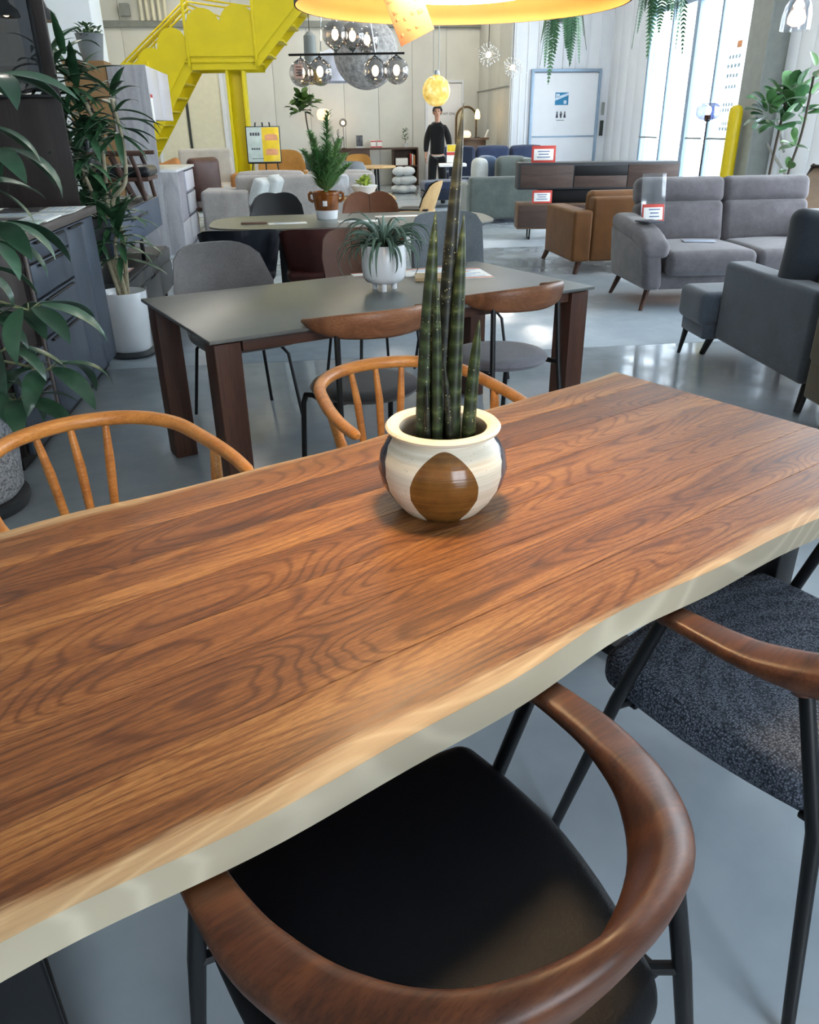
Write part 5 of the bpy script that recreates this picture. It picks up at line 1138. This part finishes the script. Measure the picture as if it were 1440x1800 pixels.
# low oak table with succulents just beyond the olive table
lt_ = thing('side_table', 'pale oak table top behind the butterfly chairs', 'table', Vector((-.62, 10.3, 0)), RA); MB().rbox((0, 0, .62), (.95, .7, .03), .008).build('tabletop', OAKL, lt_)
for sx in (-.42, .42):
    for sy in (-.29, .29): MB().rbox((sx, sy, .303), (.05, .05, .606), .005).build('leg', OAKL, lt_)
bw = thing('white_bowl', 'white bowl of yellow green succulents on the pale oak table', 'bowl', Vector((-.50, 10.25, .636))); MB().lathe([(.001, 0), (.09, 0), (.17, .12), (.16, .125), (.001, .11)], 28).build('dish', WHITEP, bw, 50)
su = thing('succulent', 'yellow green succulent clump in the white bowl', 'plant', Vector((-.50, 10.25, .75))); LIM = leafmat('lime_leaf', '6f8a2c', 'b7c552', .5); lm = leaf_mesh('lime_leaf', .08, .045, .4, .3, LIM, 4, .7, .15, .55)
for j in range(46): az = rnd.uniform(0, 6.28); place(lm, su, (.05 * math.cos(az) * rnd.random(), .05 * math.sin(az) * rnd.random(), rnd.uniform(0, .05)), az, rnd.uniform(.2, 1.3), rnd.uniform(.8, 1.3))
bx('grey_cube', 'pale grey fabric box beside the succulent bowl', 'box', (-.86, 10.32, .636), (.34, .3, .24), fabric('pale_grey_fabric', 'b9bcc0', 240), R(5), .03)
# small globe lamp and dark fern by the console
gl = thing('globe_lamp', 'small globe lamp with smoked shade at the left end of the console', 'lamp', W3(1.16, 22.4, .922)); MB().lathe([(.001, 0), (.06, 0), (.06, .012), (.001, .014)], 20).build('base', BLACK, gl); MB().tube([(0, 0, 0), (0, 0, .50)], .006, 8).build('pole', BLACK, gl)
MB().ball((0, 0, .60), .10, 18, 12).build('globe', thin_glass('smoky_glass', (.55, .53, .52, 1), .12, .03), gl); MB().ball((0, 0, .59), .045, 12, 8).build('bulb', emit('warm_bulb', 'ffd9a8', 14), gl)
dv = thing('tall_dark_vase', 'slim dark blue vase left of the round oak table', 'vase', Vector((-1.33, 17.0, 0))); MB().lathe([(.001, 0), (.13, 0), (.15, .4), (.12, .85), (.11, .86), (.001, .8)], 24).build('body', plain('ink_blue_ceramic', '2a3c4e', .3), dv)
df = thing('vase_fern', 'dark upright fern in the slim dark blue vase', 'plant', Vector((-1.33, 17.0, .82)))
for k, (ln, lx, ly) in enumerate([(.55, .03, 0), (.45, -.10, .02), (.42, .12, .03), (.38, -.02, .1)]): plume(120, ln, .09, (lx, ly), 30 + k).build('plume', leafmat('deep_fern', '23402c', '3f6344', .6), df, 0)
wl = thing('mushroom_lamp', 'slim floor lamp with round peach shade against the back wall', 'lamp', W3(.66, 22.2, 0)); MB().lathe([(.001, 0), (.13, 0), (.13, .02), (.001, .022)], 24).build('base', WHITEP, wl); MB().tube([(0, 0, .02), (0, 0, 1.62)], .009, 8).build('pole', STEEL, wl)
MB().lathe([(.06, 1.58), (.13, 1.60), (.165, 1.68), (.165, 1.74), (.13, 1.82), (.06, 1.84)], 24).build('shade', emit('peach_glow', 'ffcfa0', .75), wl)
bt = [leaf_mesh('broad_leaf%d' % k, .19, .12, d, .2, leafmat('broad_leaf', '33592c', '64863f', .4), 6, .6, .12, .6) for k, d in enumerate((.3, .8))]
tree('standard_fig', 'slim fig tree with ball of leaves against the back wall', (-2.15, 20.6, 0), [(0, 0, .3), (-.08, 0, 1.0), (-.16, 0, 1.5), (-.18, 0, 1.75)], [(-.30, 0, 1.76, 20, .18), (-.12, 0, 1.90, 24, .20), (-.22, 0, 2.0, 18, .16)], bt, WHITEP, 1.35, .017)

# mirror, demi-lune console, lamp beside the corner
mi = thing('arched_mirror', 'arched brass framed mirror leaning in the back corner', 'mirror', W3(4.30, 21.9, 0), RA + R(6)); arch = [(-.27, 0)]
for i in range(17): a = math.pi - math.pi * i / 16; arch.append((.27 * math.cos(a), 1.55 + .27 * math.sin(a)))
arch.append((.27, 0)); MM = Mloc(0, 0, .02, 0, R(90)); MB().prism(arch, -.008, .008, M=MM).build('glass', plain('mirror_silver', 'e8ecec', .03, 1.0, .0), mi)
MB().tube([MM @ Vector((x, y, .0)) for x, y in arch], .028, 8, closed=True).build('frame', plain('brass', '7a6040', .35, .8, .05), mi)
dc = thing('demilune_console', 'curved brown console table with drum base in front of the mirror', 'table', W3(4.15, 20.4, 0), RA); half = [(.42 * math.cos(math.pi * i / 20) if True else 0, -.30 * math.sin(math.pi * i / 20)) for i in range(21)]
MB().prism(half[::-1] + [], 1.10, 1.15).build('tabletop', BWL, dc); MB().prism([(x * .82, y * .82) for x, y in half[::-1]], 0, 1.10).build('drum', BWL, dc)
tl = thing('candle_lamp', 'slim table lamp with glowing shade on the curved console', 'lamp', W3(4.25, 20.28, 1.152)); MB().lathe([(.001, 0), (.07, 0), (.07, .012), (.001, .014)], 20).build('base', BLACK, tl); MB().tube([(0, 0, .01), (0, 0, .40)], .008, 8).build('stem', STEEL, tl); MB().lathe([(.05, .40), (.06, .45), (.05, .54), (.02, .60)], 20).build('shade', emit('amber_glow', 'ffcf80', 5.0), tl)
pg = thing('pebble_lamp', 'glowing peach pebble lamp on the curved console', 'lamp', W3(3.98, 20.25, 1.152)); MB().lathe([(.03, 0), (.09, .01), (.12, .06), (.10, .12), (.05, .15), (.001, .155)], 24).build('shade', emit('peach_glow', 'ffcfa0', .75), pg); MB().lathe([(.001, 0), (.05, 0), (.05, .006), (.001, .008)], 16).build('base', WHITEP, pg)
cd = thing('slanted_card', 'white card leaning on the curved console', 'card', W3(4.45, 20.3, 1.152), RA); MB().rbox((0, 0, .09), (.02, .12, .19), .002, M=Matrix.Rotation(R(25), 4, 'Y')).build('card', PAPER, cd); MB().rbox((.03, 0, .008), (.08, .06, .012), .002).build('foot', PAPER, cd)
# navy and green sofas
NV = fabric('navy_fabric', '2f3a55', 220, .1); NVD = fabric('ink_fabric', '20283a', 220, .1)
nv = thing('navy_sofa', 'navy sofa with chaise below the curved console', 'sofa', Vector((1.75, 18.5, 0)), RA)
MB().rbox((.2, .40, .48), (2.3, .2, .84), .05, n=3).build('back', NVD, nv, 60); MB().rbox((.2, 0, .26), (2.3, .9, .36), .04, n=3).build('base', NVD, nv, 60)
for k in range(3): cush((-.55 + .76 * k, .22, .74), (.74, .22, .52), .08, NV, nv, 'back_cushion', (0, .04, .02))
for k in range(3): cush((-.55 + .76 * k, -.12, .46), (.74, .66, .14), .05, NV, nv, 'seat_cushion')
ot = thing('navy_ottoman', 'navy ottoman in front of the standing man', 'ottoman', Vector((.80, 16.15, 0)), RA); cush((0, 0, .38), (.95, .72, .16), .05, NV, ot, 'cushion'); MB().rbox((0, 0, .22), (.93, .70, .16), .03).build('base', NVD, ot)
for sx in (-1, 1):
    for sy in (-1, 1): MB().tube([(sx * .38, sy * .27, .15), (sx * .40, sy * .29, 0)], .018, 8).build('leg', BLACK, ot)
yc = thing('navy_side_chair', 'dark chair holding a coloured sale sign left of the navy sofa', 'chair', Vector((1.36, 17.4, 0)), R(180)); MB().rbox((.2, -.1, .72), (.5, .10, .62), .04, n=3).build('backrest', NVD, yc, 60); MB().rbox((.2, .15, .42), (.5, .5, .10), .04, n=3).build('seat', NVD, yc, 60); metal_legs(yc, .2, .18, .38)
sg_ = thing('sale_sign', 'yellow and pink sale sign on the dark chair left of the navy sofa', 'sign', Vector((.88, 15.55, .80)), R(0)); MB().rbox((0, 0, .15), (.22, .01, .30), .003).build('card', PAPER, sg_); MB().rbox((0, -.007, .24), (.20, .004, .11), .001).build('yellow_field', plain('poster_yellow', 'e6c62a', .3), sg_); MB().rbox((0, -.007, .15), (.22, .004, .05), .001).build('pink_band', RED, sg_)
MB().rbox((0, .06, -.04), (.5, .4, .05), .01).build('stand_top', PAPER, sg_); MB().tube([(0, .06, -.06), (0, .06, -.795)], .02, 8).build('stand_pole', BLACK, sg_)
SG = fabric('sage_velour', '59625f', 200, .10); SGL = fabric('sage_velour_light', '7f8a88', 200, .08)
gs_ = thing('sage_sofa', 'grey green sofa beside the stacked TV boards', 'sofa', Vector((1.62, 13.6, 0)), RA + R(0))
MB().rbox((-.12, -.38, .37), (1.10, .22, .62), .05, n=3).build('arm', SG, gs_, 60); MB().rbox((-.62, .05, .33), (.16, .90, .50), .04, n=3).build('side', SGL, gs_, 60)
MB().rbox((.30, .05, .50), (.26, .9, .86), .06, n=3).build('back', SG, gs_, 60); MB().rbox((-.2, .05, .25), (.9, .85, .36), .03).build('base', SG, gs_)
cush((-.25, .05, .46), (.75, .82, .14), .05, SG, gs_, 'seat_cushion'); cush((.05, -.15, .74), (.5, .24, .42), .09, SG, gs_, 'back_cushion', (0, .03, .02)); cush((-.38, .2, .72), (.20, .42, .42), .08, LGP, gs_, 'loose_cushion', (.03, 0, 0)); cush((-.24, .3, .74), (.24, .5, .44), .08, fabric('denim_fabric', '50627c', 200), gs_, 'loose_cushion', (.03, 0, 0))

for o, W_, D_ in ((nv, 1.0, .35), (gs_, .5, .35)):
    for sx in (-1, 1):
        for sy in (-1, 1): MB().tube([(sx * W_, sy * D_, .10), (sx * W_, sy * D_, 0)], .025, 10).build('leg', BLACK, o)

# ================================================================== hanging lamps and ferns
SMOKE = thin_glass('smoked_globe_glass', (.60, .58, .57, 1), .14, .02)
BULB = emit('filament_bulb', 'ffd7a0', 16)
ch = thing('globe_chandelier', 'black bar chandelier with smoked glass globes above the olive table', 'chandelier', (-.41, 6.5, 1.865), R(-1))
for y in (-.012, .012): MB().tube([(-.42, y, 0), (.42, y, 0)], .007, 8).build('bar', BLACK, ch)
for x, z, y in ((-.335, -.105, 0), (-.20, -.10, 0), (.205, -.10, 0), (.36, -.098, 0), (-.075, .105, -.02), (.045, .10, .03), (.14, .09, .2)):
    z *= 1.12; g = MB().ball((x, y, z), .090, 24, 14).build('globe', SMOKE, ch)
    MB().lathe([(.006, -.018), (.010, -.005), (.008, .012), (.001, .022)], 12, (x, y, z)).build('bulb', BULB, g) if False else MB().ball((x, y, z + .004), .024, 12, 8, 1.45).build('bulb', BULB, g)
    s_ = 1 if z < 0 else -1
    MB().lathe([(.034, .066 * s_), (.040, .076 * s_), (.026, .090 * s_), (.008, .10 * s_)], 16, (x, y, z)).build('cap', CHROME, g)
    MB().tube([(x, y, z + .08 * s_), (x, 0, 0)], .005, 6).build('arm', BLACK, ch)
for x0, x1 in ((-.19, -.17), (.21, .17)): MB().tube([(x0, 0, 0), (x1, 0, .26), (x1 + (.04 if x0 < 0 else -.04), 0, 3.12)], .0045, 6).build('chain', CHROME, ch)
pt = thing('price_tag', 'pink price tag on the leftmost globe of the chandelier', 'price tag', (-.755, 6.42, 1.755), 0); MB().rbox((0, 0, 0), (.062, .0015, .09), .0005, n=1, m=1).build('card', plain('pink_card', 'e6b8a4', .7), pt)
lb = MB()
for i in range(4): lb.rbox((0, -.0014, .028 - .018 * i), (.04, .0006, .006), .0002, n=1, m=1)
lb.build('print', MATS['brown_ink'], pt)
MB().tube([(0, 0, .044), (.005, .05, .10)], .001, 5).build('string', PAPER, pt)
def hang(t, z0, r=.004, mat=None, top=CEIL): MB().tube([(0, 0, z0), (0, 0, top - t.location.z)], r, 6).build('cord', mat or BLACK, t)
sg2 = thing('stone_globe_pendant', 'huge mottled grey fibre globe pendant', 'lamp', (-.415, 10.0, 2.13))
t = NT('mottled_fibre'); v = t.coords(); n1 = t.n('ShaderNodeTexNoise', {'Vector': v, 'Scale': 22.0, 'Detail': 6.0, 'Roughness': .75}); t.link(t.ramp(n1.outputs[0], [(.35, lin('8a8683')), (.5, lin('aeaaa6')), (.68, lin('d8d5d0'))]), t.b.inputs['Base Color']); setp(t.b, .9); t.bump(n1.outputs[0], .5, .01)
MB().ball((0, 0, 0), .36, 40, 24).build('shade', t.m, sg2, 60); hang(sg2, .35)
cw = thing('white_cone_pendant', 'white cone pendant behind the fibre globe', 'lamp', (-.85, 11.0, 1.90)); MB().loft([[(r * math.cos(2 * math.pi * j / 32), r * math.sin(2 * math.pi * j / 32), z) for j in range(32)] for r, z in ((.28, 0), (.286, 0), (.20, .30), (.05, .36), (.045, .352), (.193, .296))], cap=False, closed=True).build('shade', plain('milky_shade', 'd8dcea', .5), cw, 50); hang(cw, .35)
am = thing('amber_dome_pendant', 'small amber glass dome pendant under the chandelier bar', 'lamp', (-.93, 9.0, 1.79)); MB().lathe([(.11, 0), (.10, .03), (.07, .09), (.03, .14), (.012, .2)], 24).build('shade', plain('amber_glass', 'c9a44a', .2, 0, .2, 30), am); hang(am, .19)
MB().lathe([(.055, .15), (.065, .20), (.06, .42), (.02, .46)], 20).build('sleeve', STEEL, am)
yg = thing('amber_globe_pendant', 'mottled yellow glass globe pendant above the man', 'lamp', (.372, 10.0, 1.752))
t = NT('mottled_amber_glass'); v = t.coords(); n1 = t.n('ShaderNodeTexNoise', {'Vector': v, 'Scale': 16.0, 'Detail': 5.0}); c = t.ramp(n1.outputs[0], [(.3, lin('c79a3a')), (.6, lin('e8cb72')), (.75, lin('f4e3a4'))]); t.link(c, t.b.inputs['Base Color']); t.link(c, t.b.inputs['Emission Color']); t.b.inputs['Emission Strength'].default_value = .35; setp(t.b, .2, 0, .6)
MB().ball((0, 0, 0), .158, 32, 20).build('shade', t.m, yg, 60)
MB().lathe([(.03, .15), (.04, .16), (.03, .20), (.008, .21)], 16).build('cap', CHROME, yg)
for dx in (-.03, .03): MB().tube([(dx, 0, .16), (dx, 0, CEIL - 1.752)], .006, 6).build('cord', plain('pale_cord', 'bfbfb8', .6), yg)
for k, (p, s, lab) in enumerate((((1.145, 12.0, 2.245), 1.0, 'crystal dandelion pendant, the higher and bigger of two'), ((1.415, 11.5, 2.065), .86, 'crystal dandelion pendant, the lower and smaller of two'))):
    dn = thing('dandelion_pendant', lab, 'lamp', p, 0, 'dandelion pendants')
    MB().ball((0, 0, 0), .035 * s, 14, 10).build('core', emit('core_glow', 'ffd9a0', 9), dn); hang(dn, .02)
    for j in range(64):
        zz = 1 - 2 * (j + .5) / 64; a = j * 2.39996; q = math.sqrt(1 - zz * zz); d = Vector((q * math.cos(a), q * math.sin(a), zz)); r_ = .135 * s * (.85 + .3 * ((j * 7) % 5) / 5)
        sp_ = MB().tube([tuple(d * .03), tuple(d * r_)], .0013, 5).ball(tuple(d * r_), .0085 * s, 8, 6).build('crystal_spike', plain('crystal', 'c9cccc', .08, .6, .0, spec=.8), dn)
be = thing('bell_glass_pendant', 'clear bell glass pendant with peach bulb at the upper right', 'lamp', (2.165, 5.0, 1.835))
MB().loft([[(r * math.cos(2 * math.pi * j / 32), r * math.sin(2 * math.pi * j / 32), z) for j in range(32)] for r, z in ((.076, 0), (.078, 0), (.076, .07), (.066, .12), (.04, .155), (.015, .165), (.014, .162), (.04, .152), (.064, .118), (.074, .07))], cap=False, closed=True).build('bell', thin_glass('clear_glass', (.95, .97, 1, 1), .06, .02), be, 60)
MB().lathe([(.02, .02), (.045, .035), (.048, .06), (.035, .09), (.022, .10), (.03, .12), (.015, .145)], 24).build('bulb', emit('peach_bulb', 'ffd0b0', 1.3), be, 60); hang(be, .16)
for k, (px, py, pz, lab) in enumerate(((-3.72, 8.6, 2.36, 'dark dome pendant seen through the hutch glass'), (-3.30, 8.4, 2.30, 'dark dome pendant just right of the hutch'))):
    dd = thing('dome_pendant', lab, 'lamp', (px, py, pz)); MB().loft([[(r * math.cos(2 * math.pi * j / 28), r * math.sin(2 * math.pi * j / 28), z) for j in range(28)] for r, z in ((.12, 0), (.125, 0), (.11, .06), (.05, .11), (.03, .17), (.025, .165), (.045, .105), (.105, .055))], cap=False, closed=True).build('shade', plain('dark_dome', '2b2d30', .4), dd, 60); hang(dd, .16); MB().ball((0, 0, .035), .035, 12, 8).build('bulb', BULB, dd)
# hanging ferns
HF = leafmat('boston_fern', '2c5a3c', '5f9560', .5)
def frond(ln, seed):
    r_ = random.Random(seed); mb = MB(); P = []; e = r_.uniform(.1, .6); p = Vector((0, 0, 0)); n_ = 26
    for i in range(n_ + 1): P.append(p.copy()); p = p + Vector((math.cos(e), 0, math.sin(e))) * (ln / n_); e = max(-1.55, e - .26 * (1 if i < 9 else .25))
    mb.tube([tuple(q) for q in P], .0022, 5)
    for i in range(2, n_):
        w = .046 * math.sin(math.pi * (i / n_) ** .7) + .006; t_ = (P[min(i + 1, n_)] - P[i - 1]).normalized()
        for sg in (-1, 1):
            d = (Vector((0, sg, 0)) + t_ * .35 + Vector((0, 0, -.15))).normalized() * w; s_ = t_ * .0062; q = P[i]
            mb.add([q - s_, q + d * .5 - s_ * 1.1, q + d, q + d * .5 + s_ * 1.1, q + s_], [(0, 1, 2, 3, 4)])
    me = mb.build('frond_src', HF, None, 0); m_ = me.data; bpy.data.objects.remove(me); return m_
fr3 = [frond(l, 50 + i) for i, l in enumerate((.44, .56, .36))]
for k, (x, y, z, lab, n_) in enumerate(((1.15, 6.5, 2.20, 'hanging fern left of the entrance, trailing lowest', 15), (1.70, 6.0, 2.34, 'hanging fern higher up beside the entrance glass', 15))):
    hp = thing('hanging_pot', 'white hanging pot of the ' + lab.split(',')[0].replace('hanging ', ''), 'plant pot', (x, y, z - .16)); MB().lathe([(.001, 0), (.06, 0), (.10, .14), (.095, .145), (.001, .13)], 24).build('tub', WHITEP, hp, 50)
    for a in (0, 2.1, 4.2): MB().tube([(.09 * math.cos(a), .09 * math.sin(a), .14), (0, 0, .7), (0, 0, CEIL - z + .16)], .002, 5).build('wire', STEEL, hp)
    hf = thing('hanging_fern', lab, 'plant', (x, y, z - .02))
    for j in range(n_): az = j * 2 * math.pi / n_ + rnd.uniform(-.2, .2); place(fr3[j % 3], hf, (.02 * math.cos(az), .02 * math.sin(az), 0), az, rnd.uniform(-.1, .2), rnd.uniform(.85, 1.15), 0, 'frond')

# ================================================================== the man at the back
def skin_mesh(name, joints, edges, root, mat, parent, sub=2):
    bm = bmesh.new(); ly = bm.verts.layers.skin.verify(); vs = {}
    for k, (p, r_) in joints.items():
        v = bm.verts.new(p); v[ly].radius = r_ if isinstance(r_, tuple) else (r_, r_); v[ly].use_root = (k == root); vs[k] = v
    for a, b in edges: bm.edges.new((vs[a], vs[b]))
    me = bpy.data.meshes.new(name); bm.to_mesh(me); bm.free(); me.materials.append(mat)
    o = bpy.data.objects.new(name, me); COL.objects.link(o); o.parent = parent
    md = o.modifiers.new('skin', 'SKIN'); md.use_smooth_shade = True; md.branch_smoothing = .4
    ss = o.modifiers.new('subsurf', 'SUBSURF'); ss.levels = sub; ss.render_levels = sub
    return o
SKIN = plain('skin', 'b98a70', .5, 0, .03); KNIT = fabric('black_knit', '060608', 200, .1); TRS = fabric('black_trouser', '08090c', 200, .1); HAIR = plain('black_hair', '120f0e', .5, 0, .1, 60)
mn = thing('person', 'man in black sweater and black trousers standing at the back', 'person', (.655, 17.0, 0), R(180 - 4))
# faces local +y
J = {'pel': ((0, 0, .95), (.11, .08)), 'abd': ((0, 0, 1.12), (.11, .075)), 'che': ((0, 0, 1.30), (.10, .06)), 'nkb': ((0, .01, 1.46), .055), 'nk': ((0, .02, 1.52), .048), 'jaw': ((0, .035, 1.585), (.058, .07)), 'hd': ((0, .025, 1.66), (.076, .088)), 'cr': ((0, .01, 1.725), (.055, .065))}
Ed = [('pel', 'abd'), ('abd', 'che'), ('che', 'nkb'), ('nkb', 'nk'), ('nk', 'jaw'), ('jaw', 'hd'), ('hd', 'cr')]
for s, n_ in ((1, 'r'), (-1, 'l')):
    out = .02 if n_ == 'l' else .0
    J.update({n_ + 'sh': ((s * .155, 0, 1.39), .045), n_ + 'el': ((s * (.205 + out), .0, 1.14), .042), n_ + 'wr': ((s * (.225 + out), .06, .90), .028), n_ + 'pa': ((s * (.23 + out), .075, .84), (.020, .036)),
              n_ + 'hip': ((s * .09, 0, .88), .085), n_ + 'kn': ((s * .10, .02, .50), .058), n_ + 'an': ((s * .11, 0, .09), .04), n_ + 'toe': ((s * .125, .13, .035), (.042, .03))})
    Ed += [('che', n_ + 'sh'), (n_ + 'sh', n_ + 'el'), (n_ + 'el', n_ + 'wr'), (n_ + 'wr', n_ + 'pa'), ('pel', n_ + 'hip'), (n_ + 'hip', n_ + 'kn'), (n_ + 'kn', n_ + 'an'), (n_ + 'an', n_ + 'toe')]
    for f in range(4):
        y = .048 + .018 * f; l_ = (.072, .085, .08, .062)[f]
        J[n_ + 'f%d' % f] = ((s * (.232 + out), y, .815), .009); J[n_ + 'g%d' % f] = ((s * (.222 + out), y + .008, .815 - l_ * .6), .0085); J[n_ + 't%d' % f] = ((s * (.208 + out), y + .012, .815 - l_), .0075)
        Ed += [(n_ + 'pa', n_ + 'f%d' % f), (n_ + 'f%d' % f, n_ + 'g%d' % f), (n_ + 'g%d' % f, n_ + 't%d' % f)]
    J[n_ + 'th'] = ((s * (.218 + out), .112, .835), .010); J[n_ + 'ti'] = ((s * (.21 + out), .125, .795), .0085); Ed += [(n_ + 'pa', n_ + 'th'), (n_ + 'th', n_ + 'ti')]
skin_mesh('body', J, Ed, 'pel', SKIN, mn)
S = {'w0': ((0, 0, .885), (.155, .105)), 'w': ((0, 0, .93), (.160, .110)), 'b': ((0, 0, 1.10), (.165, .115)), 'c': ((0, 0, 1.30), (.165, .115)), 'n': ((0, .005, 1.43), (.12, .095)), 'n2': ((0, .012, 1.485), (.070, .070))}
Se = [('w0', 'w'), ('w', 'b'), ('b', 'c'), ('c', 'n'), ('n', 'n2')]
for s, n_ in ((1, 'r'), (-1, 'l')):
    out = .02 if n_ == 'l' else 0
    S.update({n_ + 's': ((s * .155, 0, 1.395), .080), n_ + 'e': ((s * (.212 + out), 0, 1.14), .068), n_ + 'w': ((s * (.228 + out), .052, .925), .046)}); Se += [('c', n_ + 's'), (n_ + 's', n_ + 'e'), (n_ + 'e', n_ + 'w')]
skin_mesh('sweater', S, Se, 'c', KNIT, mn)
MB().lathe([(.150, .885), (.163, .875), (.163, .850), (.150, .845)], 28, sy=.72).build('shirt_hem', plain('grey_hem', 'a9a59c', .8), mn)
Tt = {'p': ((0, 0, .96), (.145, .10))}; Te = []
for s, n_ in ((1, 'r'), (-1, 'l')):
    Tt.update({n_ + 'h': ((s * .085, 0, .82), (.105, .105)), n_ + 'k': ((s * .105, .02, .48), (.085, .09)), n_ + 'a': ((s * .115, .0, .09), (.075, .085))}); Te += [('p', n_ + 'h'), (n_ + 'h', n_ + 'k'), (n_ + 'k', n_ + 'a')]
skin_mesh('trousers', Tt, Te, 'p', TRS, mn)
for s in (-1, 1): MB().rbox((s * .122, .045, .04), (.10, .28, .08), .035, n=3).build('shoe', BLACK, mn); MB().ball((s * .030, .112, 1.662), .010, 8, 6).build('eye', HAIR, mn); MB().rbox((s * .030, .110, 1.684), (.032, .012, .007), .003).build('eyebrow', HAIR, mn); MB().ball((s * .078, .02, 1.645), .02, 8, 6, 1.5).build('ear', SKIN, mn)
MB().tube([(0, .105, 1.665), (0, .128, 1.628), (0, .112, 1.615)], [.008, .014, .010], 8).build('nose', SKIN, mn); MB().rbox((0, .105, 1.588), (.045, .012, .010), .004).build('mouth', plain('lips', '8f5a50', .5), mn)
hr = MB().ball((0, .0, 1.675), .098, 20, 14, 1.02)
hr.v = [(x, y if y < .07 else .07 + (y - .07) * .3, max(z, 1.60 if y < .03 else 1.705)) for x, y, z in hr.v]; hr.build('hair', HAIR, mn, 60)
ph = MB().rbox((0, 0, 0), (.012, .075, .15), .004).build('phone', BLACK); ph.location = (.655 - .285 * 1 + .63 * 0, 16.9, .80); ph.location = (.655 + .222, 16.89, .795); tag(ph, 'dark phone in the hand of the standing man', 'phone')
